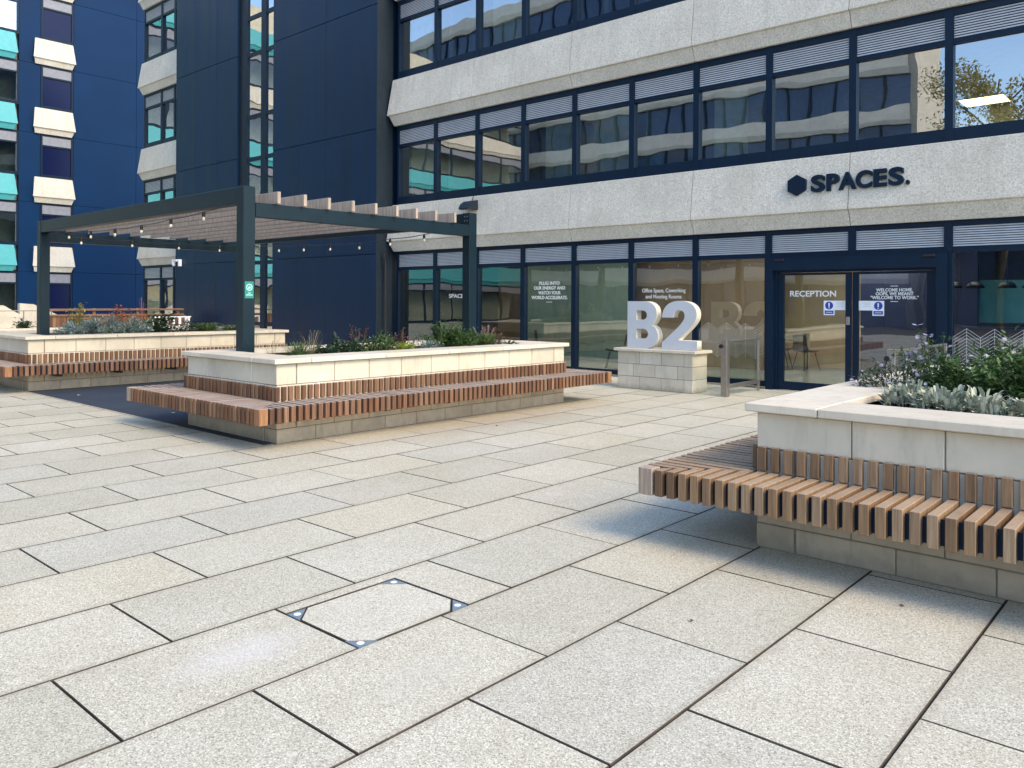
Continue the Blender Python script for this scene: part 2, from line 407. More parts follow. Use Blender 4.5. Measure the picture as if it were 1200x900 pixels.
for k in range(-64, 8):
    xa = PX0+PW*k; xb = xa+PW
    ph = .19+.012 if k % 2 == 0 else .72
    j0 = int(-14/PL)
    for j in range(j0, 15):
        ya = ph+PL*j-0.01; yb = ya+PL
        if ya > 14.2: continue
        if k == -4 and abs(ya-2.302) < .03:     # slab that takes the access cover
            slab_poly(mb, [(xa, ya), (xa+.1, ya), (xa+.1, ya+.72), (xb, ya+.72), (xb, yb), (xa, yb)], 0)
            MY = ya; continue
        slab_poly(mb, [(xa, ya), (xb, ya), (xb, yb), (xa, yb)], random.uniform(-.0012, .0012))
struct(build('pavement', mb, [M['paving'], M['joint']], fixn=False))
# access cover let into the paving
mx0, mx1, my0, my1 = PX0+PW*-4+.1, PX0+PW*-3, MY, MY+.72
t = thing('access_cover', 'recessed paving access cover with steel corner plates in the foreground paving', 'access cover', ((mx0+mx1)/2, (my0+my1)/2, 0))
c = .115
def frange(a, b, n): return [a+(b-a)*i/n for i in range(n)]
mb = MB(); x0, x1, y0, y1 = mx0+.008, mx1-.006, my0+.006, my1-.008
slab_poly(mb, [(x0+c, y0), (x1-c*.8, y0), (x1, y0+c*.8), (x1, y1-c), (x1-c, y1), (x0+c, y1), (x0, y1-c), (x0, y0+c)], .0005)
build('slab_insert', mb, [M['insert'], M['joint']], t)
for cx, cy, sx, sy in ((x0,y0,1,1),(x1,y0,-1,1),(x1,y1,-1,-1),(x0,y1,1,-1)):
    mb = MB(); pts = [(cx, cy), (cx+sx*(c-.008), cy), (cx, cy+sy*(c-.008))]
    if sx*sy < 0: pts.reverse()
    mb.prism(pts, -.009, -.001, 0)
    p = build('corner_plate', mb, M['cover'] if 'cover' in M else plain('zinc_plate', (.17,.23,.28), .5), t)
    mb = MB(); mb.lathe((cx+sx*.035, cy+sy*.035, -.001), [(.0001,.0015),(.017,.0015),(.019,0)], 14)
    build('screw_plug', mb, M['white'], p)

# rubber play surface between the two planters, with its edging strip
mb = MB(); mb.box(-15.46, 4.83, -.01, -7.93, 10.0, .006); struct(build('rubber_path', mb, M['rubber']))
mb = MB(); mb.box(-15.46, 4.795, -.01, -9.92, 4.827, .009); struct(build('path_edging', mb, M['coping']))

# ------------------------------------------------------------------ planters with benches
CZ = [0, .16, .405, .65, .885]
TH = .26
BL = .515
def stone_ring(hi, lo, core, x0, y0, x1, y1):
    g = .004
    core.box(x0+.006, y0+.006, 0, x1-.006, y0+TH-.02, CZ[-1]); core.box(x0+.006, y1-TH+.02, 0, x1-.006, y1-.006, CZ[-1])
    core.box(x0+.006, y0+TH-.02, 0, x0+TH-.02, y1-TH+.02, CZ[-1]); core.box(x1-TH+.02, y0+TH-.02, 0, x1-.006, y1-TH+.02, CZ[-1])
    def run(a, b, fwd=True):
        """cut [a,b] into blocks starting at b (or a)"""
        out = []
        if fwd:
            p = b
            while p-a > BL+.12: out.append((p-BL, p)); p -= BL
            out.append((a, p))
        else:
            p = a
            while b-p > BL+.12: out.append((p, p+BL)); p += BL
            out.append((p, b))
        return out
    for i in range(4):
        za, zb = CZ[i]+g, CZ[i+1]-g
        if i % 2 == 1:  # long blocks on the y faces
            yx = (x0, x1); xy = (y0+TH, y1-TH)
        else:
            yx = (x0+TH, x1-TH); xy = (y0, y1)
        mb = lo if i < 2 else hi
        for a, b in run(*yx, True if i != 9 else False):
            mb.cbox(a+g, y0, za, b-g, y0+TH-.01, zb, .004); mb.cbox(a+g, y1-TH+.01, za, b-g, y1, zb, .004)
        for a, b in run(*xy, False):
            mb.cbox(x1-TH+.01, a+g, za, x1, b-g, zb, .004); mb.cbox(x0, a+g, za, x0+TH-.01, b-g, zb, .004)
CT = .945; OV = .062; CW = .48
def coping_ring(mb, x0, y0, x1, y1):
    X0, Y0, X1, Y1 = x0-OV, y0-OV, x1+OV, y1+OV; L = 1.03; g = .003
    for (a, b) in ((X0, Y0), (X1-CW, Y0), (X0, Y1-CW), (X1-CW, Y1-CW)):
        mb.cbox(a+g, b+g, .889, a+CW-g, b+CW-g, CT, .006)
    for (s0, s1, along) in ((X0+CW, X1-CW, 'x'), (Y0+CW, Y1-CW, 'y')):
        n = max(1, round((s1-s0)/L)); st = (s1-s0)/n
        for i in range(n):
            a, b = s0+st*i+g, s0+st*(i+1)-g
            if along == 'x': mb.cbox(a, Y0, .889, b, Y0+CW, CT, .006); mb.cbox(a, Y1-CW, .889, b, Y1, CT, .006)
            else: mb.cbox(X0, a, .889, X0+CW, b, CT, .006); mb.cbox(X1-CW, a, .889, X1, b, CT, .006)
SP, SW = .0862, .054
def slats(seat, back, inner, outer, side, ZB, ZT, BT):
    x0, y0, x1, y1 = inner; X0, Y0, X1, Y1 = outer
    lerp = lambda t: max(0., min(1., t))
    if side in ('-y', '+y'):
        a, b = X0, X1; ya, yw = (Y0, y0) if side == '-y' else (Y1, y1)
        n = int((b-a-.12)/SP); off = a+.125
        for i in range(n):
            p = off+i*SP
            if p+SW > b-.12: break
            zj = random.uniform(-.002, .002); yj = random.uniform(-.003, .003)
            def lim(x):
                f = 1.0
                if x < x0 and x0-X0 > .01: f = (x-X0)/(x0-X0)
                if x > x1 and X1-x1 > .01: f = (X1-x)/(X1-x1)
                return ya+(yw-ya)*lerp(f)
            q0, q1 = lim(p), lim(p+SW)
            s = 1 if side == '-y' else -1
            e = .006
            pts = [(p, ya+yj), (p+SW, ya+yj), (p+SW, q1-s*e), (p, q0-s*e)]
            if abs(q0-ya) < .05 or abs(q1-ya) < .05: continue
            if s < 0: pts.reverse()
            seat.prism(pts, ZB, ZT+zj, .003)
            if p > x0-.06 and p+SW < x1+.06:
                yb = (yw-.036, yw-.001) if side == '-y' else (yw+.001, yw+.036)
                back.cbox(p, yb[0], ZT+.006, p+SW, yb[1], BT+random.uniform(-.002,.002), .003)
    else:
        a, b = Y0, Y1; xa, xw = (X0, x0) if side == '-x' else (X1, x1)
        n = int((b-a-.12)/SP); off = a+.125
        for i in range(n):
            p = off+i*SP
            if p+SW > b-.12: break
            zj = random.uniform(-.002, .002); yj = random.uniform(-.003, .003)
            def lim(y):
                f = 1.0
                if y < y0 and y0-Y0 > .01: f = (y-Y0)/(y0-Y0)
                if y > y1 and Y1-y1 > .01: f = (Y1-y)/(Y1-y1)
                return xa+(xw-xa)*lerp(f)
            q0, q1 = lim(p), lim(p+SW)
            s = 1 if side == '-x' else -1
            if abs(q0-xa) < .05 or abs(q1-xa) < .05: continue
            e = .006
            pts = [(xa+yj, p+SW), (xa+yj, p), (q0-s*e, p), (q1-s*e, p+SW)]
            if s < 0: pts.reverse()
            seat.prism(pts, ZB, ZT+zj, .003)
            if p > y0-.06 and p+SW < y1+.06:
                xb = (xw-.036, xw-.001) if side == '-x' else (xw+.001, xw+.036)
                back.cbox(xb[0], p, ZT+.006, xb[1], p+SW, BT+random.uniform(-.002,.002), .003)
def planter(name, label, inner, outer, sides, wood, group, corners=(), ZB=.305, ZT=.475, BT=.636):
    x0, y0, x1, y1 = inner; X0, Y0, X1, Y1 = outer
    t = thing(name, label, 'planter', ((x0+x1)/2, (y0+y1)/2, 0), group)
    st, lo, core, cp = MB(), MB(), MB(), MB()
    stone_ring(st, lo, core, *inner); coping_ring(cp, *inner)
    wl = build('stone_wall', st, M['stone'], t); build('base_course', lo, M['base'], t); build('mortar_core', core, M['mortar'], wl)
    build('coping', cp, M['coping'], t)
    so_ = MB(); so_.box(x0+TH-.02, y0+TH-.02, .5, x1-TH+.02, y1-TH+.02, .83); build('soil', so_, M['soil'], t)
    for sd in sides:
        s, b = MB(), MB(); slats(s, b, inner, outer, sd, ZB, ZT, BT)
        build('slatted_seat', s, wood, t)
        if b.f: build('slatted_backrest', b, wood, t)
    fr = MB(); i_ = .045
    def bar(a, b, c_, d): fr.box(a, b, ZB+.012, c_, d, ZT-.025)
    if '-y' in sides: bar(X0+i_, Y0+i_, X1-i_, Y0+i_+.012)
    if '+y' in sides: bar(X0+i_, Y1-i_-.012, X1-i_, Y1-i_)
    if '-x' in sides: bar(X0+i_, Y0+i_+.014, X0+i_+.012, Y1-i_-.014)
    if '+x' in sides: bar(X1-i_-.012, Y0+i_+.014, X1-i_, Y1-i_-.014)
    build('steel_edge_bar', fr, M['navy'], t)
    def br(a, b, c_, d):
        q = MB(); q.box(a, b, ZB-.05, c_, d, ZB-.004); build('bracket', q, M['black'], t)
    if '+x' in sides:
        y = y0+.35
        while y < y1: br(x1, y, X1-(.09 if x1 < -12 else .26), y+.07); y += 1.02
    if False:
        x = x0+.4
        while x < x1: br(x, Y0+.09, x+.07, y0); x += 1.02
    for (cx, cy, sx, sy) in corners:
        q = MB(); q.cbox(cx, cy, ZB-.002, cx+sx*.105, cy+sy*.105, ZT+.001, .004); build('corner_block', q, M['grey_wood'] if wood is M['oak'] or sx > 0 else M['amber'], t)
    return t
P2I = (-9.93, 4.955, -7.88, 10.13); P2O = (-10.55, 4.45, -7.40, 10.76)
planter('bench_planter', 'long stone planter with red slatted bench, carrying the near pergola post', P2I, P2O, ('-y','+x','+y','-x'), M['red'], None,
        ((P2O[0],P2O[1],1,1),(P2O[2],P2O[1],-1,1),(P2O[2],P2O[3],-1,-1)))
P3I = (-2.31, 5.03, 1.9, 9.35); P3O = (-2.93, 4.575, 2.3, 10.1)
planter('bench_planter', 'stone planter with brown slatted bench and purple asters at the right edge, nearest the camera', P3I, P3O, ('-y','-x'), M['oak'], None,
        ((P3O[0],P3O[1],1,1),), .328, .502, .665)
P1I = (-18.6, 4.87, -15.5, 9.95); P1O = (-19.4, 4.38, -15.02, 10.7)
planter('bench_planter', 'stone planter with red slatted bench at the left edge, under the pergola', P1I, P1O, ('-y','+x','+y'), M['red'], None,
        ((P1O[2],P1O[1],-1,1),))
# planter far behind, in front of the stair
def low_planter(label, x0, y0, x1, y1):
    t = thing('low_planter', label, 'planter', ((x0+x1)/2, (y0+y1)/2, 0)); st, core, cp = MB(), MB(), MB()
    for i in range(3):
        za, zb = .22*i+.004, .22*(i+1)-.004; y = y0 - (.25 if i % 2 else 0)
        while y < y1:
            st.cbox(x1-.25, max(y, y0)+.004, za, x1, min(y+.515, y1)-.004, zb, .004); y += .515
        x = x0 - (.25 if i % 2 else 0)
        while x < x1-.26:
            st.cbox(max(x, x0)+.004, y0, za, min(x+.515, x1-.26)-.004, y0+.25, zb, .004); x += .515
    core.box(x0, y0+.01, 0, x1-.01, y1, .655)
    wl = build('stone_wall', st, M['stone'], t); build('mortar_core', core, M['mortar'], wl)
    y = y0-.05
    while y < y1: cp.cbox(x1-.35, y, .66, x1+.05, min(y+1, y1)-.005, .72, .005); y += 1
    cp.cbox(x0, y0-.05, .66, x1-.355, y0+.35, .72, .005)
    build('coping', cp, M['coping'], t); return t
low_planter('low stone planter behind the pergola, in front of the timber fence', -29.0, 7.5, -26.6, 13.4)

# ------------------------------------------------------------------ pergola
t = thing('pergola', 'navy steel pergola with grey timber rafters standing over the planters', 'pergola', (-12.9, 7.5, 0))
PXR, PXL, PYF, PYB = -9.40, -16.55, 5.45, 9.5
hw = .085
for x, y, z1 in ((PXR,PYF,3.05),(PXL,PYF,3.05),(PXR+.02,PYB,3.05),(PXL,PYB,2.84)):
    mb = MB(); mb.cbox(x-hw, y-hw, .80, x+hw, y+hw, z1, .006); build('post', mb, M['perg'], t)
mb = MB(); mb.cbox(PXL+hw, PYF-.08, 2.83, PXR-hw-.001, PYF+.06, 3.045, .004); build('beam', mb, M['perg'], t)
mb = MB(); mb.cbox(PXL+hw, PYB-.06, 2.83, PXR+.02-hw-.001, PYB+.075, 3.045, .004); build('beam', mb, M['perg'], t)
mb = MB(); mb.cbox(PXR-.04, PYF+hw+.001, 2.665, PXR+.095, PYB-hw-.001, 2.85, .004); build('beam', mb, M['perg'], t)
mb = MB(); mb.cbox(PXL-.07, PYF+hw+.001, 2.665, PXL+.07, PYB-hw-.001, 2.85, .004); build('beam', mb, M['perg'], t)
for k in range(9):
    y = 5.82+.4*k
    mb = MB(); mb.cbox(-16.45, y-.024, 2.853, -9.23+random.uniform(-.01,.01), y+.024, 3.01+random.uniform(-.004,.004), .003)
    build('rafter', mb, M['rafter'], t)
def disc(mb, ctr, nrm, r, d=.006, n=14):
    nrm = Vector(nrm).normalized(); a = nrm.orthogonal().normalized(); b = nrm.cross(a); ctr = Vector(ctr)
    vs = [ctr + a*r*math.cos(2*math.pi*i/n) + b*r*math.sin(2*math.pi*i/n) for i in range(n)]
    vs += [v + nrm*d for v in vs]
    fs = [tuple(reversed(range(n))), tuple(n+i for i in range(n))] + [(i, (i+1)%n, n+(i+1)%n, n+i) for i in range(n)]
    mb.poly(vs, fs)
for dx in (-.03, .03):
    for dz in (2.92, 2.99):
        mb = MB(); disc(mb, (PXR+.02+dx, PYB-hw, dz), (0,-1,0), .011, .006); build('bolt', mb, M['steel'], t)

# signs on pergola posts
def post_sign(label, x, y, z0, z1, mt):
    t = thing('post_sign', label, 'sign', (x, y, z0))
    mb = MB(); mb.cbox(x, y-.062, z0, x+.006, y+.062, z1, .0015); build('sign_plate', mb, mt, t)
    mb = MB(); cz = z1-.075; n = 24; r1, r2 = .032, .044
    for i in range(n):
        a, b = 2*math.pi*i/n, 2*math.pi*(i+1)/n
        mb.face([(x+.0075, y+r1*math.cos(a), cz+r1*math.sin(a)), (x+.0075, y+r2*math.cos(a), cz+r2*math.sin(a)), (x+.0075, y+r2*math.cos(b), cz+r2*math.sin(b)), (x+.0075, y+r1*math.cos(b), cz+r1*math.sin(b))])
    leaf = [(-.022,-.014),(-.008,-.018),(.012,-.016),(.02,-.004),(.014,.008),(.002,.018),(-.006,.010),(-.014,.002)]
    mb.face([(x+.0075, y+p, cz+q) for p, q in leaf])
    for zz, hw2, h in ((z0+.062, .018, .010), (z0+.038, .046, .010)):
        mb.face([(x+.0075, y-hw2, zz), (x+.0075, y+hw2, zz), (x+.0075, y+hw2, zz+h), (x+.0075, y-hw2, zz+h)])
    build('emblem', mb, M['mint'], t, fixn=False)
post_sign('small green sign with a pale ring emblem on the near pergola post', PXR+hw, PYF+.0, 1.62, 1.835, M['green'])

# string lights
def string_light(label, pts, bulbs, sag=.05):
    t = thing('string_light', label, 'string lights', pts[0])
    mb = MB(); P = [Vector(p) for p in pts]; q = []
    for i in range(len(P)-1):
        for j in range(8):
            s = j/8; p = P[i].lerp(P[i+1], s); p.z -= 4*sag*s*(1-s); q.append(p)
    q.append(P[-1]); mb.tube(q, .007, 5); build('cable', mb, M['black'], t)
    for b in bulbs:
        b = Vector(b); mb = MB(); mb.lathe(b, [(.0001,.03),(.020,.028),(.023,.0),(.022,-.04),(.0001,-.042)], 10)
        s = build('socket', mb, M['black'], t)
        mb = MB(); mb.lathe(b+Vector((0,0,-.04)), [(.010,0),(.015,-.010),(.022,-.028),(.020,-.045),(.010,-.057),(.0001,-.060)], 12)
        build('bulb', mb, M['bulb'], s, smooth=True)
xs = [-15.9,-14.9,-13.9,-12.9,-11.9,-10.9]
zz = [2.80,2.76,2.745,2.745,2.78,2.82]
string_light('string of bulbs hanging along the front beam of the pergola', [(-16.45,5.62,2.9)]+[(x,5.66,z+.03) for x, z in zip(xs, zz)]+[(-9.5,5.6,2.93)], [(x,5.66,z) for x, z in zip(xs, zz)], .015)
xs = [-14.83,-13.93,-13.04,-12.13,-11.24,-10.34]; zz = [2.70,2.68,2.66,2.65,2.68,2.71]
string_light('string of bulbs hanging along the back beam of the pergola', [(-16.4,9.36,2.82)]+[(x,9.36,z+.03) for x, z in zip(xs, zz)]+[(-9.5,9.36,2.86)], [(x,9.36,z) for x, z in zip(xs, zz)], .015)
ys = [6.0,6.95,7.9,8.8]
string_light('string of bulbs hanging under the far left side beam of the pergola', [(-16.3,5.6,2.82)]+[(-16.25,y,2.76) for y in ys]+[(-16.3,9.35,2.84)], [(-16.25,y,2.73) for y in ys], .02)

# ------------------------------------------------------------------ office building
YF = 14.40; MX0, MW = -3.37, 1.51; FH = 3.42
NI0, NI1 = -4, 9           # module i spans MX(i+1)..MX(i)
MX = lambda i: MX0-MW*i
XL, XR = MX(NI1)-.07, MX(NI0)
off = thing('office_building', 'three storey office front of pale concrete bands and navy windows, lettered over the entrance', 'building', (-8, YF, 0))
def band_profile(zo, yf=YF, inward=1):
    return [(yf+.3, zo+2.94), (yf-.10, zo+2.94), (yf-.20, zo+3.195), (yf-.245, zo+3.215), (yf-.245, zo+3.235), (yf-.13, zo+4.185), (yf-.10, zo+4.20), (yf+.3, zo+4.20)]
def concrete_band(parent, xa, xb, zo, yf=YF, hipl=False, joints=()):
    js = [xa] + [j for j in joints if xa < j < xb] + [xb]
    pr = band_profile(zo, yf)
    for a, b in zip(js[:-1], js[1:]):
        mb = MB(); n = len(pr); g = .006
        def sh(q, x, end):  # the free left end leans in like the front
            if end and hipl and abs(x-xa) < 1e-6: return x - max(0, (yf-.10-q[0]))*.9
            return x
        A = [(sh(q, a, True)+(0 if a == xa else g), q[0], q[1]) for q in pr]; B = [(b-g, q[0], q[1]) for q in pr]
        fs = [tuple(range(n)), tuple(n+i for i in reversed(range(n)))] + [(i, n+i, n+(i+1)%n, (i+1)%n) for i in range(n)]
        mb.poly(A+B, fs); build('concrete_panel', mb, M['concrete'], parent)
jn = [MX(i) for i in (8,6,4,2,0,-2)]
jn = [MX(8)+0, MX(5)+MW*-1+0] and [MX(7), MX(5), MX(3), MX(1), MX(-1), MX(-3)]
for fl in (0, 1, 2):
    concrete_band(off, XL, XR, FH*fl, hipl=True, joints=jn)
def slat_blade(lv, a, b, yf, z, st):
    lv.extr([(yf-.012, z+st*.16), (yf-.004, z+st*.80), (yf+.03, z+st*.98), (yf+.03, z+st*.90), (yf-.0, z+st*.74), (yf-.004, z+st*.16)], 'x', a, b)
def window(parent, xa, xb, z0, z1, gm, yf=YF, louv=.36, nl=9, hw_=.062, sill=.20, head=.10, extra=None, name='window'):
    """frame with mullion halves, sill bar, transom and louvre on top"""
    fr = MB(); d0, d1 = yf-.04, yf+.09
    fr.box(xa, d0, z0, xa+hw_, d1, z1); fr.box(xb-hw_, d0, z0, xb, d1, z1)
    fr.box(xa+hw_, d0+.012, z0, xb-hw_, d1, z0+sill); fr.box(xa+hw_, d0+.012, z1-head, xb-hw_, d1, z1)
    zt = z1-head-louv
    fr.box(xa+hw_, d0+.012, zt-.085, xb-hw_, d1, zt)
    f = build(name, fr, M['navy'], parent)
    # inner bead
    g = MB(); g.face([(xa+hw_, yf+.035, z0+sill), (xb-hw_, yf+.035, z0+sill), (xb-hw_, yf+.035, zt-.085), (xa+hw_, yf+.035, zt-.085)])
    build('pane', g, gm, f, fixn=False)
    lv = MB(); st = louv/nl
    for i in range(nl):
        z = zt+st*i; xa2, xb2 = xa+hw_+.004, xb-hw_-.004
        slat_blade(lv, xa2, xb2, yf, z, st)
    l = build('louvre', lv, M['louvre'], f)
    lb = MB(); lb.box(xa+hw_, yf+.045, zt, xb-hw_, yf+.06, z1-head); build('louvre_back', lb, M['louvre_back'], f)
    return f
# head and sill strips are shared by the storey: slim navy lines above and below every window row
for fl in (0, 1, 2):
    zo = FH*fl
    z0 = .0 if fl == 0 else 4.20+FH*(fl-1)
    z1 = 2.94+zo
    for i in range(NI0, NI1):
        if fl == 0 and i in (0, 1): continue
        xa, xb = MX(i+1), MX(i)
        if fl == 0: window(off, xa, xb, .04, z1, M['glass'], sill=.10, head=.09, louv=.335, nl=9)
        else: window(off, xa, xb, z0, z1, M['glass_up'], sill=.22, head=.13, louv=.37, nl=9)
# entrance portal with two sliding leaves, below its own louvres
dr = MB(); xa, xb = MX(2), MX(0)
for i in (0, 1):
    f_ = MB(); a, b = MX(i+1), MX(i)
    f_.box(a, YF-.04, 2.42, a+.062, YF+.09, 2.94); f_.box(b-.062, YF-.04, 2.42, b, YF+.09, 2.94)
    f_.box(a+.062, YF-.028, 2.85, b-.062, YF+.09, 2.94); f_.box(a+.062, YF-.028, 2.42, b-.062, YF+.09, 2.505)
    w_ = build('window', f_, M['navy'], off)
    lv = MB(); st = .335/9
    for k in range(9):
        z = 2.515+st*k; x2, x3 = a+.066, b-.066
        slat_blade(lv, x2, x3, YF, z, st)
    build('louvre', lv, M['louvre'], w_)
    lb = MB(); lb.box(a+.062, YF+.045, 2.505, b-.062, YF+.06, 2.85); build('louvre_back', lb, M['louvre_back'], w_)
dr.box(xa-.0, YF-.14, 0, xa+.13, YF+.1, 2.415); dr.box(xb-.15, YF-.14, 0, xb, YF+.1, 2.415)
dr.box(xa+.13, YF-.14, 2.19, xb-.15, YF+.1, 2.415)
dr.box(xa+.13, YF-.06, 0, xa+.19, YF+.1, 2.19); dr.box(xb-.21, YF-.06, 0, xb-.15, YF+.1, 2.19); dr.box(xa+.19, YF-.06, 2.15, xb-.21, YF+.1, 2.19)
door = build('sliding_door', dr, M['navy'], off)
for a, b, yy in ((xa+.20, -4.885, YF-.03), (-4.875, xb-.22, YF+.0)):
    lf = MB(); lf.box(a, yy, .01, a+.10, yy+.045, 2.14); lf.box(b-.10, yy, .01, b, yy+.045, 2.14); lf.box(a+.10, yy, .01, b-.10, yy+.045, .16); lf.box(a+.10, yy, 2.10, b-.10, yy+.045, 2.14)
    build('door_leaf', lf, M['navy'], door)
    g = MB(); g.face([(a+.10, yy+.03, .16), (b-.10, yy+.03, .16), (b-.10, yy+.03, 2.10), (a+.10, yy+.03, 2.10)]); build('pane', g, M['glass'], door, fixn=False)
hb = MB(); hb.cbox(-4.965, YF-.07, 1.22, -4.905, YF-.032, 1.36, .005); build('handle', hb, M['steel'], door)
for x in (-6.13, -3.62):
    sn = MB(); sn.cbox(x-.09, YF-.17, 2.36, x+.09, YF-.142, 2.40, .004); build('door_sensor', sn, M['black'], door)
# body of the building behind the front: floor plates, back walls, roof
bd = MB()
bd.box(XL, YF+.31, 2.96, XR, 22.0, 3.55); bd.box(XL, YF+.31, 2.96+FH, XR, 22.0, 3.55+FH); bd.box(XL, YF+.31, 2.96+2*FH, XR, 22.0, 3.55+2*FH+.6)
build('floor_slab', bd, M['ceil'], off)
bd = MB(); bd.box(XL, 22.0, 0, XR, 22.2, 11.0); build('back_wall', bd, M['greywall'], off)
bd = MB(); bd.box(XR-.2, YF+.1, .0, XR-.02, 22, 2.95); bd.box(XR-.2, YF+.1, 3.56, XR-.02, 22, 6.37); bd.box(XR-.2, YF+.1, 6.98, XR-.02, 22, 9.79); build('end_wall', bd, M['concrete'], off)
bd = MB(); bd.face([(XL, YF+.12, .003), (XR-.2, YF+.12, .003), (XR-.2, 22, .003), (XL, 22, .003)]); build('interior_floor', bd, M['carpet'], off)
bd = MB(); bd.box(-11.9, 18.2, 0, -8.2, 18.3, 2.95); build('interior_wall', bd, M['brownwall'], off)
bd = MB(); bd.box(-10.5, 20.0, 0, -6.3, 20.1, 2.95); build('interior_wall', bd, M['tanwall'], off)
bd = MB(); bd.box(-6.25, 19.0, 0, -3.9, 19.1, 2.95); build('interior_wall', bd, M['darkblue'], off)
bd = MB(); bd.box(-15.3, 17.6, 0, -11.6, 17.7, 2.95); build('interior_wall', bd, M['tealwall'], off)
bd = MB(); bd.box(-17, 18.5, 0, -15.35, 18.6, 2.95); build('interior_wall', bd, M['brownwall'], off)
bd = MB()
for zo in (3.56, 6.98):
    for x in (-15.2, -12.9, -10.3, -9.2, -6.6):
        bd = MB(); bd.box(x, YF+.2, zo, x+.12, 18.5, zo+2.8); build('partition', bd, M['greywall'], off)
bd = MB()
for (a, b, zo) in ((-16.6,-15.6,3.56),(-11.9,-11.0,3.56),(-10.5,-9.6,3.56),(-7.6,-6.9,3.56),(-16.6,-15.8,6.98),(-13.6,-12.6,6.98)):
    bd = MB(); bd.box(a, YF+.16, zo, b, YF+.18, zo+2.78); build('blind', bd, M['curtain'], off)

# ---- lettering helpers
def text_mesh(name, body, size, extrude, loc, mats, parent, width=None, bold=0, center=False, depth_dir=-1, space=1.0):
    cu = bpy.data.curves.new(name, 'FONT'); cu.body = body; cu.size = size; cu.extrude = extrude; cu.offset = bold; cu.resolution_u = 4
    cu.space_character = space
    if center: cu.align_x = 'CENTER'
    ob = bpy.data.objects.new(name, cu); C.objects.link(ob)
    bpy.context.view_layer.update()
    dg = bpy.context.evaluated_depsgraph_get(); me = bpy.data.meshes.new_from_object(ob.evaluated_get(dg))
    bpy.data.objects.remove(ob); bpy.data.curves.remove(cu)
    xs_ = [v.co.x for v in me.vertices]; sx = 1.0
    if width: sx = width/(max(xs_)-min(xs_))
    mn = 0 if center else min(xs_)
    L = Vector(loc) - org(parent)
    for v in me.vertices:
        x, y, z = v.co; v.co = Vector(((x-mn)*sx, -z, y)) + L
    me.materials.clear()
    for m in mats: me.materials.append(m)
    if len(mats) > 1:
        me.update()
        for p in me.polygons: p.material_index = 0 if p.normal.y < -.9 else 1
    o = bpy.data.objects.new(name, me); C.objects.link(o); o.parent = parent; ORG[o] = org(parent)
    return o
# SPACES. sign on the concrete band
sg = thing('wall_sign', 'navy raised letters reading SPACES. with a hexagon, on the concrete band above the entrance', 'sign', (-5.9, YF-.2, 3.5))
def band_y(z, zo=0): # front of the band at height z
    return YF-.245 + (z-zo-3.235)/(4.185-3.235)*.115
yL = band_y(3.55)-.045
hx = MB(); n = 6; cc = (-5.775, 3.70); r = .19
pts = [(cc[0]+r*math.sin(2*math.pi*i/6), cc[1]+r*math.cos(2*math.pi*i/6)) for i in range(6)]
hx.poly([(x, yL, z) for x, z in pts]+[(x, yL+.07, z) for x, z in pts], [(5,4,3,2,1,0),(6,7,8,9,10,11)]+[(i,(i+1)%6,6+(i+1)%6,6+i) for i in range(6)])
build('hexagon', hx, M['navy'], sg)
lx = -5.52
for ch, wd in zip('SPACES.', (.245,.22,.30,.265,.21,.245,.06)):
    text_mesh('letter', ch, .395, .035, (lx, yL+.035, 3.565), [M['navy']], sg, width=wd, bold=.015); lx += wd+(-.012 if ch in 'PA' else .026)
# vinyl lettering on the glass
yg = YF+.030
pl = thing('glass_lettering', 'white vinyl lettering PLUG INTO OUR ENERGY on the window left of the stone plinth', 'lettering', (-11.66, yg, 1.5))
for s, w_, z in (('PLUG INTO', .60, 1.985), ('OUR ENERGY AND', .92, 1.875), ('WATCH YOUR', .66, 1.765), ('WORLD ACCELERATE.', 1.06, 1.655)):
    text_mesh('text_line', s, .105, .001, (-11.665, yg-.004, z), [M['vinyl']], pl, width=w_, bold=.003, center=True)
q = MB(); q.box(-11.75, yg-.006, 1.58, -11.58, yg-.003, 1.592); build('dash', q, M['vinyl'], pl)
pl = thing('glass_lettering', 'white vinyl lettering Office Space, Coworking on the window behind the plinth numerals', 'lettering', (-8.66, yg, 1.6))
for s, w_, z in (('Office Space, Coworking', 1.02, 1.80), ('and Meeting Rooms', .84, 1.675)):
    text_mesh('text_line', s, .115, .001, (-8.66, yg-.004, z), [M['vinyl']], pl, width=w_, bold=.001, center=True)
pl = thing('glass_lettering', 'white vinyl word RECEPTION on the left entrance door', 'lettering', (-5.57, YF, 1.7))
text_mesh('text_line', 'RECEPTION', .145, .001, (-5.57, YF-.004, 1.715), [M['vinyl']], pl, width=.83, bold=.003, center=True)
pl = thing('glass_lettering', 'white vinyl welcome message on the right entrance door', 'lettering', (-4.2, YF, 1.6))
for s, w_, z in (('WELCOME HOME.', .58, 1.80), ('OOPS, WE MEANT', .60, 1.735), ('"WELCOME TO WORK."', .76, 1.67)):
    text_mesh('text_line', s, .075, .001, (-4.2, YF+.024, z), [M['vinyl']], pl, width=w_, bold=.002, center=True)
for z in (1.885, 1.625):
    q = MB(); q.box(-4.26, YF+.022, z, -4.14, YF+.025, z+.01); build('dash', q, M['vinyl'], pl)
pl = thing('glass_lettering', 'faint white SPACES logo on the window behind the pergola corner post', 'lettering', (-14.7, yg, 1.6))
text_mesh('text_line', 'SPACES', .14, .001, (-14.98, yg-.004, 1.68), [M['vinyl']], pl, width=.62, bold=.002)
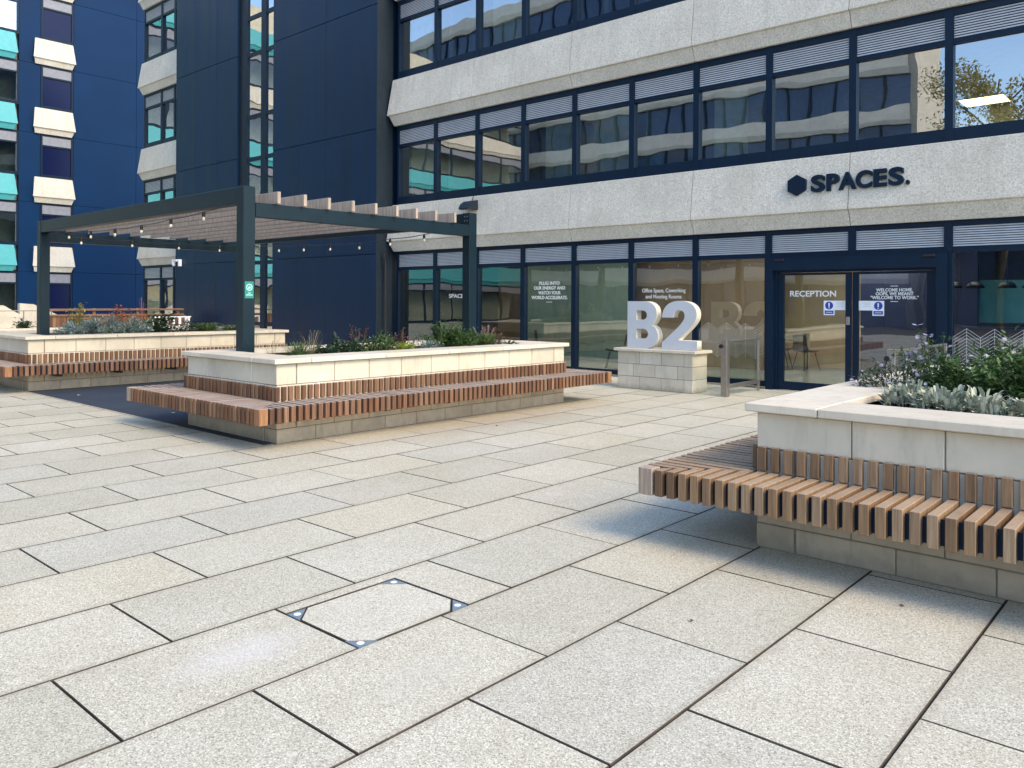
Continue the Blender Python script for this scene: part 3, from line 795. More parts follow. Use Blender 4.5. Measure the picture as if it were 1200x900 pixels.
# blue mandatory door signs
def door_sign(label, x, y, flip):
    t = thing('door_sign', label, 'sign', (x, y, 1.38)); s = -1 if flip else 1
    def bx(a, b, z0, z1, d, m, nm):
        q = MB(); a2, b2 = sorted((x+s*a, x+s*b)); q.box(a2, y-d, z0, b2, y-d+.002, z1); return build(nm, q, m, t)
    q = MB(); pts = [(0,1.385),(.19,1.385),(.19,1.475),(.43,1.475),(.43,1.64),(0,1.64)]
    q.poly([(x+s*a, y-.003, z) for a, z in pts]+[(x+s*a, y-.001, z) for a, z in pts], [(5,4,3,2,1,0),(6,7,8,9,10,11)]+[(i,(i+1)%6,6+(i+1)%6,6+i) for i in range(6)])
    build('sign_plate', q, M['white'], t)
    q = MB(); disc(q, (x+s*.095, y-.003, 1.555), (0,-1,0), .070, .002, 24); build('blue_disc', q, M['blue'], t)
    q = MB(); q.box(x+s*.095-.011, y-.0075, 1.535, x+s*.095+.011, y-.0055, 1.60); disc(q, (x+s*.095, y-.0055, 1.513), (0,-1,0), .011, .002, 10); build('exclamation_mark', q, M['white'], t)
    bx(.018, .172, 1.405, 1.465, .005, M['blue'], 'blue_panel'); bx(.04, .15, 1.430, 1.440, .0075, M['white'], 'print_line')
    for zz, e in ((1.60,.36),(1.578,.33),(1.54,.34)): bx(.22, e, zz, zz+.007, .005, M['louvre'], 'print_line')
door_sign('blue and white automatic door notice on the left entrance door', -5.37, YF-.0015, False)
door_sign('blue and white automatic door notice on the right entrance door', -4.36, YF+.0265, True)
# herringbone frit lines on the low part of the glass
def frit(label, xa, xb, y):
    t = MB(); p = .39; nl = 11; st = .052; x = xa
    def ztop(x):
        u = ((x-xa)/p) % 1.0; return 1.06+.14*(1-abs(2*u-1))
    q = xa
    while q < xb-.01:
        e = min(q+p/2, xb)
        for k in range(nl):
            a, b = ztop(q+.0001)-st*k, ztop(e-.0001)-st*k
            t.poly([(q,y,a),(e,y,b),(e,y,b+.005),(q,y,a+.005),(q,y+.001,a),(e,y+.001,b),(e,y+.001,b+.005),(q,y+.001,a+.005)], [(0,1,2,3),(7,6,5,4)])
        t.box(q-.002, y, .55, q+.002, y+.001, ztop(q+.0001)); q = e
    o = build('frit_lines', t, M['vinyl'], loc=(xa, y, .5)); tag(o, label, 'window film')
frit('white herringbone lines on the glass right of the entrance, above the planter shrubs', MX(0)+.064, MX(-1)-.064, yg-.004)
frit('white herringbone lines on the glass between the plinth and the entrance', MX(3)+.064, MX(2)-.064, yg-.004)

# ---- things seen through the glass
def ceiling_lamp(label, x, y, z, lx_, ly_, lm='lamp'):
    t = thing('ceiling_lamp', label, 'lamp', (x, y, z), 'lit ceiling panels behind the office windows')
    q = MB(); q.box(x-lx_/2-.02, y-ly_/2-.02, z-.05, x+lx_/2+.02, y+ly_/2+.02, z-.004); build('lamp_housing', q, M['white'], t)
    q = MB(); q.box(x-lx_/2, y-ly_/2, z-.056, x+lx_/2, y+ly_/2, z-.051); build('diffuser', q, M[lm], t)
LZ = 6.37
ceiling_lamp('lit ceiling panel behind the upper right window over the sign', -4.25, 21.3, LZ, .9, .8, 'lamp_warm')
ceiling_lamp('left one of the lit panels behind the fifth first floor window', -13.9, 19.2, LZ, .6, .6)
ceiling_lamp('upper one of the lit panels behind the fifth first floor window', -13.2, 19.4, LZ, .6, .6)
ceiling_lamp('right one of the lit panels behind the fifth first floor window', -12.5, 18.8, LZ, .6, .6)
ceiling_lamp('long lit strip at the ceiling right of the entrance door', -3.5, 16.2, 2.94, .95, .22)
ceiling_lamp('short lit strip behind the longer one, right of the entrance door', -3.9, 17.4, 2.94, .75, .12)
ceiling_lamp('small ceiling panel behind the right entrance door', -5.2, 18.0, 2.94, .5, .3)
ceiling_lamp('ceiling panel deep inside the lobby behind the left entrance door', -7.9, 17.0, 2.94, 1.2, .3)
ceiling_lamp('added ceiling panel brightening the green meeting room', -12.2, 16.0, 2.94, 1.6, .5)  # this and the next panels are added to brighten the ground floor rooms
ceiling_lamp('added ceiling panel brightening the room behind the plinth letter', -9.9, 16.0, 2.94, 1.4, .5)
ceiling_lamp('added ceiling panel brightening the room behind the plinth figure', -7.9, 16.0, 2.94, 1.2, .4)
ceiling_lamp('added ceiling panel brightening the timber wall of the lobby', -6.0, 18.6, 2.94, 1.2, .5)
ceiling_lamp('added ceiling panel brightening the room at the left end of the ground floor', -15.2, 16.2, 2.94, 1.2, .4)
def pendant(label, x, y, z):
    t = thing('pendant_lamp', label, 'lamp', (x, y, z), 'black dome pendants behind the right hand window')
    q = MB(); q.lathe((x, y, z), [(.0001,.12),(.06,.115),(.12,.08),(.155,.0),(.15,.0),(.115,.07),(.0001,.10)], 18); build('lamp_shade', q, M['black'], t, smooth=True)
    q = MB(); q.tube([(x, y, z+.12), (x, y, 2.95)], .006, 5); build('cord', q, M['black'], t)
for lb, x in (('black dome pendant nearest the entrance door frame', -3.78), ('black dome pendant second from the entrance door frame', -3.42), ('black dome pendant above the blue counter, left of a pair', -2.92), ('black dome pendant above the blue counter, at the picture edge', -2.55)):
    pendant(lb, x, 16.5, 1.88)
q = MB(); q.cbox(-3.95, 17.7, 0, -1.0, 18.3, 1.15, .01); tag(build('reception_counter', q, M['darkblue'], loc=(-2.5,18,0)), 'dark blue reception counter behind the window right of the entrance', 'counter')
q = MB(); q.box(-4.05, 19.4, 1.2, -1.2, 19.43, 2.1); tag(build('wall_panel', q, M['poster'], loc=(-2.6,19.4,1.2)), 'light blue wall panel behind the reception counter', 'wall panel')
q = MB(); q.box(-4.5, 19.4, .9, -4.12, 19.42, 2.1); tag(build('wall_panel', q, M['louvre'], loc=(-4.3,19.4,.9)), 'narrow pale wall panel beside the right entrance door frame', 'wall panel')
def side_chair(label, x, y, rz, col):
    t = thing('side_chair', label, 'chair', (x, y, 0)); Mx = Matrix.Translation((x, y, 0)) @ Matrix.Rotation(rz, 4, 'Z')
    def put(q): q.v = [tuple(Mx @ Vector(v)) for v in q.v]; return q
    q = MB(); n = 8; vs = []; fs = []   # curved shell seat
    prof = [(-.24,.47),(-.18,.445),(0,.43),(.16,.44),(.22,.50),(.25,.62),(.28,.84)]
    for (a, z) in prof:
        for j in range(n+1):
            s = -1+2*j/n; vs.append((s*.22*(1 if z < .6 else .88), a-.03*s*s*(1 if z > .5 else 0), z+.03*s*s*(1 if z < .6 else 0)))
    for i in range(len(prof)-1):
        for j in range(n): k = i*(n+1)+j; fs.append((k, k+1, k+n+2, k+n+1))
    m = len(vs); vs += [(a, b+.0, c_-.02) for a, b, c_ in vs]; fs += [tuple(m+i for i in reversed(f)) for f in fs]
    q.poly(vs, fs); build('seat_shell', put(q), col, t, smooth=True, fixn=False)
    for sx in (-1, 1):
        for sy in (-1, 1):
            q = MB(); q.tube([(sx*.15, sy*.13, .42), (sx*.22, sy*.23, 0)], .011, 6); build('leg', put(q), M['black'], t)
side_chair('dark shell chair behind the left entrance door, right of a pair', -7.5, 19.0, R(60), M['black'])
side_chair('dark shell chair behind the left entrance door, left of a pair', -8.25, 19.3, R(100), M['black'])
side_chair('dark chair behind the glass right of the second lettering mullion', -10.9, 16.0, R(-60), M['black'])
side_chair('dark chair behind the glass beside the pergola corner post', -13.4, 16.4, R(120), M['black'])
def small_table(label, x, y, h):
    t = thing('round_table', label, 'table', (x, y, 0))
    q = MB(); q.lathe((x, y, h), [(.0001,.02),(.33,.02),(.33,0),(.0001,0)], 24); build('tabletop', q, M['black'], t)
    q = MB(); q.tube([(x, y, .03), (x, y, h)], .03, 10); q.lathe((x, y, 0), [(.0001,.03),(.22,.02),(.24,0)], 20); build('table_base', q, M['black'], t)
small_table('small round table between the two shell chairs in the lobby', -7.95, 18.75, .70)

# ------------------------------------------------------------------ numerals on the stone plinth
t = thing('sign_plinth', 'pale stone plinth carrying the white numerals in front of the windows', 'plinth', (-7.75, 12.9, 0))
st = MB(); core = MB(); px0, px1, py0, py1 = -8.53, -6.97, 12.6, 13.12; g = .004
core.box(px0+.006, py0+.006, 0, px1-.006, py1-.006, .69)
for i, (za, zb) in enumerate(((0,.23),(.23,.46),(.46,.69))):
    o_ = .17 if i % 2 == 0 else .30
    x = px1-o_; st.cbox(x+g, py0, za+g, px1, py1, zb-g, .004)
    while x > px0+.12:
        a = max(px0, x-.46); a = px0 if a-px0 < .10 else a
        st.cbox(a+g if a > px0 else a, py0, za+g, x-g, py1, zb-g, .004); x = a
wl = build('stone_wall', st, M['stone'], t); build('mortar_core', core, M['mortar'], wl)
q = MB(); q.cbox(px0-.06, py0-.055, .692, -7.76, py1+.055, .745, .006); q.cbox(-7.754, py0-.055, .692, px1+.075, py1+.055, .745, .006); build('coping', q, M['coping'], t)
def bez(p0, p1, p2, p3, n=10):
    return [tuple((1-s)**3*a+3*(1-s)**2*s*b+3*(1-s)*s*s*c_+s**3*d for a, b, c_, d in zip(p0,p1,p2,p3)) for s in [i/n for i in range(1, n+1)]]
def outline_char(name, label, loops, x, y, z, w_, h, depth):
    cu = bpy.data.curves.new(name, 'CURVE'); cu.dimensions = '2D'; cu.fill_mode = 'BOTH'; cu.extrude = depth/2
    for lp in loops:
        sp = cu.splines.new('POLY'); sp.points.add(len(lp)-1)
        for pt, (a, b) in zip(sp.points, lp): pt.co = (a*w_, b*h, 0, 1)
        sp.use_cyclic_u = True
    ob = bpy.data.objects.new(name, cu); C.objects.link(ob); bpy.context.view_layer.update()
    me = bpy.data.meshes.new_from_object(ob.evaluated_get(bpy.context.evaluated_depsgraph_get())); bpy.data.objects.remove(ob); bpy.data.curves.remove(cu)
    for v in me.vertices: a, b, c_ = v.co; v.co = Vector((a, -c_, b))
    me.materials.clear(); me.materials.append(M['sign_white']); me.materials.append(M['letter_side']); me.update()
    for p in me.polygons: p.material_index = 0 if abs(p.normal.y) > .9 else 1
    o = bpy.data.objects.new(name, me); C.objects.link(o); o.location = (x, y+depth/2, z); tag(o, label, 'sign numeral')
    return o
Bout = [(0,0),(.55,0)]+bez((.55,0),(.82,0),(1,.10),(1,.255))+bez((1,.255),(1,.37),(.92,.455),(.80,.50),6)+bez((.80,.50),(.90,.55),(.955,.64),(.955,.74),6)+bez((.955,.74),(.955,.90),(.80,1),(.54,1))+[(0,1)]
Bh1 = [(.30,.20),(.50,.20)]+bez((.50,.20),(.61,.20),(.68,.235),(.68,.305),8)+bez((.68,.305),(.68,.375),(.61,.415),(.50,.415),8)+[(.30,.415)]
Bh2 = [(.30,.605),(.48,.605)]+bez((.48,.605),(.58,.605),(.64,.64),(.64,.705),8)+bez((.64,.705),(.64,.77),(.58,.805),(.48,.805),8)+[(.30,.805)]
outline_char('letter', 'large white letter B on the stone plinth', [Bout, Bh1, Bh2], -8.40, 12.72, .748, .66, .865, .16)
Two = [(0,0),(1,0),(1,.195),(.475,.195)]+bez((.475,.195),(.62,.34),(.985,.52),(.985,.715))+bez((.985,.715),(.985,.90),(.80,1.0),(.50,1.0))+bez((.50,1.0),(.20,1.0),(.005,.87),(.0,.655),8)+[(.33,.655)]+bez((.33,.655),(.335,.76),(.40,.81),(.49,.81),6)+bez((.49,.81),(.59,.81),(.65,.765),(.65,.69),6)+bez((.65,.69),(.65,.56),(.35,.38),(0,.14),8)
outline_char('digit', 'large white figure 2 on the stone plinth, right of the letter', [Two], -7.66, 12.72, .748, .71, .875, .16)

# ------------------------------------------------------------------ glass barriers by the entrance
def barrier(label, x, y0, y1, h):
    t = thing('glass_barrier', label, 'barrier', (x, y0, 0))
    q = MB(); q.cbox(x-.055, y0, 0, x+.055, y0+.11, h, .004); p = build('post', q, M['steel'], t)
    q = MB(); disc(q, (x-.045, y0, h-.125), (0,-1,0), .035, .03, 18); build('push_button', q, M['black'], p)
    q = MB(); q.cbox(x-.02, y1-.045, 0, x+.02, y1, h-.02, .004); build('post', q, M['steel'], t)
    q = MB(); q.tube([(x, y0+.11, h-.035), (x, y1-.06, h-.035), (x, y1-.02, h-.06)], .02, 10); build('rail', q, M['steel'], t)
    q = MB(); q.cbox(x-.018, y0+.11, .13, x+.018, y1-.045, .20, .003); build('rail', q, M['steel'], t)
    q = MB(); q.face([(x, y0+.13, .205), (x, y1-.06, .205), (x, y1-.06, h-.056), (x, y0+.13, h-.056)]); build('pane', q, M['glass_clear'], t)
barrier('brushed steel and glass barrier left of the entrance doors, beside the plinth', -6.37, 12.58, 13.95, .98)
barrier('brushed steel and glass barrier right of the entrance doors, behind the shrubs', -3.33, 11.3, 14.1, .99)

# wall light on the concrete band
t = thing('wall_light', 'dark metal wall light on the concrete band above the pergola corner', 'lamp', (-13.93, 14.1, 3.9))
yb = band_y(3.95)
q = MB(); pr = [(yb-.02,3.84),(yb-.34,3.84),(yb-.36,3.87),(yb-.30,3.97),(yb-.18,4.05),(yb-.02,4.08)]; q.extr([(a, b) for a, b in pr], 'x', -14.10, -13.76); build('lamp_housing', q, M['pilaster'], t)
q = MB(); q.tube([(-13.93, yb-.05, 4.07), (-13.93, yb-.0, 4.19)], .012, 6); build('conduit', q, M['black'], t)
q = MB(); q.box(-14.06, yb-.31, 3.832, -13.80, yb-.05, 3.839); build('lens', q, M['glass_clear'], t)
# black drain pipe
q = MB(); q.tube([(-17.05, 14.02, 2.95), (-17.08, 14.0, 2.80), (-17.08, 14.06, 2.6), (-17.08, 14.06, 0)], .03, 8); tag(build('drain_pipe', q, M['black'], loc=(-17.08, 14.06, 0)), 'thin black pipe running down between blue cladding and office windows', 'pipe')

# ------------------------------------------------------------------ blue clad tower
YT = 13.85; TXL, TXR = -28.75, -17.22
tw = thing('clad_tower', 'dark blue panel clad stair tower with a narrow glazed strip, behind the pergola', 'building', (-23, YT, 0))
WX0, WX1 = -24.02, -22.32   # glazed strip
zj = [0, 2.86, 6.25, 9.64, 13.03, 16.5]
q = MB(); g = .008
for a, b, cuts in ((TXL, WX0-.45, [(-27.31,-25.82)]*5), (WX1, TXR, [(-20.92,-19.54),(-20.92,-19.54),(-19.54,),(-19.54,),(-19.54,)])):
    for k in range(5):
        xs_ = [a]+[c_ for c_ in cuts[k]]+[b]
        for u, v in zip(xs_[:-1], xs_[1:]): q = MB(); q.cbox(u+g/2, YT, zj[k]+g, v-g/2, YT+.05, zj[k+1]-g, .004); build('cladding_panel', q, M['clad'], tw)
q = MB(); q.box(TXL+.02, YT+.052, 0, WX0-.47, 20, 16.5); q.box(WX1+.02, YT+.052, 0, TXR-.02, 20, 16.5); q.box(WX0-.45, YT+2.2, 0, WX1, YT+2.3, 16.5); build('core_wall', q, M['navy'], tw)
q = MB(); q.box(TXR-.018, YT+.004, 0, TXR+.004, YT+.56, 16.5); build('metal_return', q, M['pilaster'], tw)
q = MB(); q.box(WX0-.448, YT+.10, 0, WX0-.02, YT+.16, 16.5); build('metal_return', q, M['pilaster'], tw)
rails = [0, .9, 2.86, 4.12, 6.22, 7.60, 9.62, 10.82, 12.9, 14.2, 16.4]
for k in range(len(rails)-1):
    za, zb = rails[k], rails[k+1]; fr = MB(); d0, d1 = YT+.06, YT+.15
    xm0, xm1 = -23.12, -22.84
    for a, b in ((WX0, WX0+.07), (xm0, xm1), (WX1-.05, WX1-.002)): fr.box(a, d0, za, b, d1, zb)
    for a, b in ((WX0+.07, xm0), (xm1, WX1-.05)): fr.box(a, d0+.012, zb-.12, b, d1, zb); 
    f = build('window', fr, M['navy'], tw)
    p = MB()
    for a, b in ((WX0+.07, xm0), (xm1, WX1-.05)): p.face([(a, YT+.11, za), (b, YT+.11, za), (b, YT+.11, zb-.12), (a, YT+.11, zb-.12)])
    build('pane', p, M['glass_mirror'], f, fixn=False)
q = MB()
for k in (2, 4, 6, 8): q = MB(); q.box(WX0, YT+.9, rails[k]+.05, WX1, YT+.92, rails[k]+1.9); build('blind', q, M['curtain'], tw)

# ------------------------------------------------------------------ office wing left of the tower
wg = thing('office_wing', 'slice of office wing with white concrete bands between the blue tower and blue wall', 'building', (-31, YF, 0))
WL, WR = -32.55, -28.77
for fl in range(4): concrete_band(wg, WL, WR, FH*fl, hipl=True)
for fl in range(4):
    z0 = .04 if fl == 0 else 4.20+FH*(fl-1); z1 = 2.94+FH*fl
    for a, b in ((WL, WL+1.51), (WL+1.51, WL+2.6), (WL+2.6, WR)):
        window(wg, a, b, z0, z1, M['glass_mirror'], louv=.40, nl=8, sill=.10 if fl == 0 else .2)
q = MB()
for fl in range(4): q.box(WL+.05, YF+.32, 2.96+FH*fl, WR, 20, 3.55+FH*fl)
q.box(WL+.05, YF+3, 0, WR, YF+3.1, 14.4); build('floor_slab', q, M['greywall'], wg)
q = MB()
for fl in range(4): q.box(WL, YF+.1, (0 if fl == 0 else 3.56+FH*(fl-1)), WL+.045, 20, 2.95+FH*fl)
build('end_wall', q, M['navy'], wg)

# ------------------------------------------------------------------ royal blue block on the left, facing +x
XW = -44.0
bl = thing('blue_block', 'royal blue block with stacked square windows and turquoise spandrels at the left edge', 'building', (XW, 14, 0))
q = MB()
HT = 20
for a, b in ((13.36, 14.32), (15.84, 19.0), (19.0, 24.5)):
    for k in range(6):
        q = MB(); q.cbox(XW-.3, a+.006, max(0, 2.94-FH+FH*k)+.006, XW, b-.006, 2.94+FH*k-.006, .004); build('cladding_panel', q, M['clad2'], bl)
def side_band(zo, y0, y1, m):
    """tapered spandrel facing +x with leaning ends"""
    q = MB(); pr = [(-.1,2.94),(.10,2.94),(.20,3.195),(.26,3.215),(.26,3.235),(.13,4.185),(.10,4.20),(-.1,4.20)]
    A = [(XW+d, y0-max(0, d-.1)*.8, zo+z) for d, z in pr]; B = [(XW+d, y1+max(0, d-.1)*.8, zo+z) for d, z in pr]; n = len(pr)
    q.poly(A+B, [tuple(range(n)), tuple(n+i for i in reversed(range(n)))]+[(i, n+i, n+(i+1)%n, (i+1)%n) for i in range(n)])
    build('spandrel_panel', q, m, bl)
def side_window(y0, y1, z0, z1, gm):
    fr = MB(); d = XW-.06
    fr.box(d, y0, z0, XW+.03, y0+.09, z1); fr.box(d, y1-.09, z0, XW+.03, y1, z1); fr.box(d, y0+.09, z0, XW+.02, y1-.09, z0+.16); fr.box(d, y0+.09, z1-.1, XW+.02, y1-.09, z1)
    fr.box(d, y0+.09, z1-.62, XW+.02, y1-.09, z1-.54); f = build('window', fr, M['navy'], bl)
    p = MB(); p.face([(XW-.03, y0+.09, z0+.16), (XW-.03, y1-.09, z0+.16), (XW-.03, y1-.09, z1-.62), (XW-.03, y0+.09, z1-.62)]); build('pane', p, gm, f, fixn=False)
    p = MB(); p.box(XW-.04, y0+.09, z1-.54, XW+.0, y1-.09, z1-.1); build('louvre', p, M['louvre_grey'], f)
for fl in range(5):
    zo = FH*fl; z0 = 0.04 if fl == 0 else 4.20+FH*(fl-1); z1 = 2.94+zo
    side_band(zo, 14.05, 15.74, M['concrete']); side_window(14.32, 15.82, z0, z1, M['royal'] if 'royal' in M else M.setdefault('royal', plain('royal_blue_blind_window', (.002,.006,.045), .25, var=.1, spec=.25)))
    side_band(zo, 4.6, 13.12, M['teal']); side_band(zo, -22, 4.4, M['concrete'] if fl % 2 else M['teal'])
    for k in range(12): side_window(-22+2.75*k, -22+2.75*(k+1), z0, z1, M['glass_clear'])
    side_window(11.0, 12.4, z0, z1, M['glass_mirror']); side_window(12.4, 13.35, z0, z1, M['glass_mirror'])
q = MB(); q.box(XW-6, -22, 0, XW-1.6, 24.5, HT); build('core_wall', q, M['curtain'], bl)
q = MB()
for fl in range(6): q.box(XW-1.6, -22, max(0, 3.0+FH*(fl-1)), XW-.31, 24.5, 4.15+FH*(fl-1)) if fl else None
build('floor_slab', q, M['greywall'], bl)

# ------------------------------------------------------------------ far left: stair, fence, railings
t = thing('outdoor_stair', 'white walled outdoor steps in front of the royal blue block, at the left edge', 'steps', (-36, 9, 0))
def parapet(x, pts):
    q = MB(); q.extr([(a, b) for a, b in pts], 'y', 0, 1); n = len(pts)
    q.v = [(x, a, b) for a, b in pts]+[(x-.25, a, b) for a, b in pts]; build('parapet', q, M['concrete'], t)
parapet(-34, [(7.0,0),(7.0,1.35),(9.85,1.35),(10.75,.78),(11.1,.55),(11.1,0)])
parapet(-36, [(11.0,0),(11.0,1.42),(11.5,1.38),(12.6,.85),(12.6,0)])
q = MB()
for i in range(6): q.box(-35.98, 8.0+.3*i, 0, -34.3, 8.3+.3*i, 1.0-.16*i)
build('step', q, M['paving'], t)
for x0_, y_ in ((-33.6, 9.4),):
    q = MB()
    q.tube([(-33.6, 8.5, 1.15), (-33.6, 12.3, 1.15)], .02, 6)
    for i in range(5): q.tube([(-33.6, 8.5+.95*i, 0), (-33.6, 8.5+.95*i, 1.15)], .02, 6)
    tag(build('handrail', q, M['steel'], loc=(-33.6, 8.5, 0)), 'thin steel handrail in front of the white walled steps', 'handrail')
t = thing('timber_fence', 'red brown slatted timber fence behind the far planter', 'fence', (-27.4, 10.5, 0))
q = MB(); y = 9.1
while y < 13.5: q.cbox(-27.43, y, .5, -27.40, y+.09, 1.05, .002); y += .10
build('slat_panel', q, M['red'], t)
for z in (1.08, 1.26): q = MB(); q.cbox(-27.47, 9.05, z-.03, -27.36, 13.5, z+.03, .003); build('rail', q, M['red'], t)
for i in range(4): q = MB(); q.cbox(-27.5, 9.1+1.4*i, .2, -27.44, 9.18+1.4*i, 1.30, .003); build('post', q, M['red'], t)
t = thing('white_railing', 'short white railing at the right end of the timber fence', 'railing', (-26.3, 12.9, 0))
for i in range(6): q = MB(); q.cbox(-26.3, 11.9+.22*i, .7, -26.25, 11.98+.22*i, 1.0, .003); build('baluster', q, M['white'], t)
q = MB(); q.cbox(-26.31, 11.85, 1.0, -26.24, 13.2, 1.04, .003); build('rail', q, M['white'], t)
q = MB(); q.cbox(-26.30, 11.9, .55, -26.25, 11.96, .7, .003); q.cbox(-26.30, 13.1, .0, -26.25, 13.16, 1.0, .003); q.cbox(-26.31, 11.85, .68, -26.24, 13.2, .70, .003); q.cbox(-26.30, 11.9, 0, -26.25, 11.96, .55, .003); build('post', q, M['white'], t)
t = thing('security_camera', 'white security camera on the corner of the blue tower, above the pergola back', 'camera', (-28.6, 13.8, 2.9))
q = MB(); q.cbox(-28.75, 13.70, 2.97, -28.35, 13.80, 3.05, .01); build('camera_body', q, M['white'], t)
q = MB(); q.cbox(-28.30, 13.72, 2.80, -28.22, 13.84, 3.05, .01); q.cbox(-28.35, 13.78, 3.0, -28.30, 13.84, 3.04, .005); build('bracket', q, M['white'], t)
q = MB(); q.lathe((-28.66, 13.75, 2.86), [(.0001,-.06),(.05,-.04),(.07,.0),(.07,.11)], 12); build('dome', q, M['white'], t, smooth=True)

# ------------------------------------------------------------------ building opposite (it shows in the window reflections)
ob_ = thing('opposite_building', 'pale banded office block across the square, seen only as the reflection in the windows', 'building', (-45, -30, 0))
YO = -25.0
def arc_pts(zo):   # gently curved front
    pts = []
    for i in range(37):
        x = -126+ (110.5)*i/36; pts.append((x, YO - .0045*(x+45)**2*.6))
    return pts
AP = arc_pts(0)
for fl in range(8):
    zo = FH*fl; q = MB()
    for (a, b) in zip(AP[:-1], AP[1:]):
        lo, hi = zo+2.94, zo+4.2
        q.poly([(a[0],a[1]+.15,lo),(b[0],b[1]+.15,lo),(b[0],b[1]+.25,lo+.3),(a[0],a[1]+.25,lo+.3),(b[0],b[1]+.1,hi),(a[0],a[1]+.1,hi),(b[0],b[1]-.4,hi),(a[0],a[1]-.4,hi),(b[0],b[1]-.4,lo),(a[0],a[1]-.4,lo)],
               [(0,1,2,3),(3,2,4,5),(5,4,6,7),(0,9,8,1)])
    build('concrete_band', q, M['concrete'], ob_, fixn=False)
    q = MB(); q2 = MB()
    for i, (a, b) in enumerate(zip(AP[:-1], AP[1:])):
        lo, hi = (0 if fl == 0 else zo+.78), zo+2.94
        q.face([(a[0],a[1]-.1,lo),(b[0],b[1]-.1,lo),(b[0],b[1]-.1,hi),(a[0],a[1]-.1,hi)])
        for s in (0, .5): 
            x, y = a[0]+(b[0]-a[0])*s, a[1]+(b[1]-a[1])*s; q2.box(x-.08, y-.12, lo, x+.08, y+.02, hi)
    f = build('window_row', q2, M['navy'], ob_); build('pane', q, M['darkwin'], f, fixn=False)
q = MB(); q.box(-74, -36, 0, -15.6, -29.5, 28); q.box(-126, -60, 0, -74.1, -46, 28); build('core_wall', q, M['concrete'], ob_)

# unseen low dark block, added to keep sky reflections off the ground floor panes
blk = thing('reflection_blocker', 'unseen low dark block across the square, added to darken the reflection in the entrance glass', 'building', (-2, -30, 0))
q = MB(); q.box(-15, -38, 0, 22, -28.4, 5.6); build('wall', q, M['greywall'], blk)
q = MB(); q.cbox(-15.3, -38.3, 5.62, 22.3, -27.6, 6.0, .02); build('roof', q, M['navy'], blk)
for i in range(18):
    xa_ = -14.8+2.05*i
    q = MB(); q.box(xa_, -28.38, .15, xa_+.08, -28.28, 5.3); q.box(xa_+1.9, -28.38, .15, xa_+1.98, -28.28, 5.3); q.box(xa_+.08, -28.38, 2.6, xa_+1.9, -28.28, 2.72); f = build('window', q, M['navy'], blk)
    q = MB(); q.face([(xa_+.08, -28.34, .15), (xa_+.08, -28.34, 5.3), (xa_+1.9, -28.34, 5.3), (xa_+1.9, -28.34, .15)]); build('pane', q, M['darkwin'], f, fixn=False)

# ------------------------------------------------------------------ plants
def leafquad(mb, p, d, up, L, W, fold=.15):
    d = d.normalized(); s = d.cross(up)
    if s.length < 1e-3: s = Vector((1,0,0))
    s.normalize(); n = s.cross(d)
    a = p; m1 = p + d*L*.45 + s*W*.5 + n*fold*W; m2 = p + d*L*.45 - s*W*.5 + n*fold*W; e = p + d*L - n*.10*L; c = p + d*L*.5
    b = len(mb.v); mb.v += [tuple(a), tuple(m1), tuple(e), tuple(m2)]
    mb.f.append((b, b+1, b+2)); mb.f.append((b, b+2, b+3)); mb.mi += [0, 0]
def rnd(a, b): return random.uniform(a, b)
def rdir(zmin=-.2):
    while True:
        v = Vector((rnd(-1,1), rnd(-1,1), rnd(-1,1)))
        if .1 < v.length < 1 and v.z > zmin: return v.normalized()
def bushy(name, label, x, y, z, rad, h, n, L, W, lm, stems=9, flower=None, fn=0, fs=.02, cat='shrub', tall=.0, group=None, ff='ball'):
    t = thing(name, label, cat, (x, y, z), group); lf, sm, fl = MB(), MB(), MB()
    tips = []
    for i in range(stems):
        a = rnd(0, 6.28); r = rad*math.sqrt(rnd(0, 1))*.95; hh = h*(1-.45*(r/rad)**2)*rnd(.75, 1.12)
        b0 = Vector((x+math.cos(a)*r*.35, y+math.sin(a)*r*.35, z-.02)); b1 = Vector((x+math.cos(a)*r, y+math.sin(a)*r, z+hh)); md = b0.lerp(b1, .5)+Vector((0,0,h*.08))
        sm.tube([b0, md, b1], .006, 4, .003); tips.append((b0, md, b1))
    per = max(1, n//stems)
    for b0, md, b1 in tips:
        for k in range(per):
            s = rnd(.12, 1.04); p = (b0.lerp(md, s*2) if s < .5 else md.lerp(b1, (s-.5)*2)) + Vector((rnd(-1,1), rnd(-1,1), rnd(-.6,.6)))*rad*.17
            d = rdir(-.35); d = (d + Vector((p.x-x, p.y-y, 0))*(.8/rad)).normalized()
            leafquad(lf, p, d, Vector((0,0,1)), L*rnd(.6,1.25), W*rnd(.7,1.2))
    build('stems', sm, M['stem'], t); build('foliage', lf, lm, t, fixn=False)
    if flower:
        for k in range(fn):
            b0, md, b1 = random.choice(tips); p = b1 + Vector((rnd(-1,1)*rad*.2, rnd(-1,1)*rad*.2, rnd(-.25,.12)*h))
            if ff == 'spike':
                for j in range(10): leafquad(fl, p+Vector((rnd(-.006,.006), rnd(-.006,.006), j*.009)), rdir(-.1), Vector((0,0,1)), .016, .012)
            else:
                nn = rdir(.1); a1 = nn.orthogonal().normalized(); b1_ = nn.cross(a1)
                for j in range(8):
                    th = j*math.pi/4; leafquad(fl, p, a1*math.cos(th)+b1_*math.sin(th)+nn*.25, nn, fs, fs*.45)
        build('flowers', fl, flower, t, fixn=False)
    return t
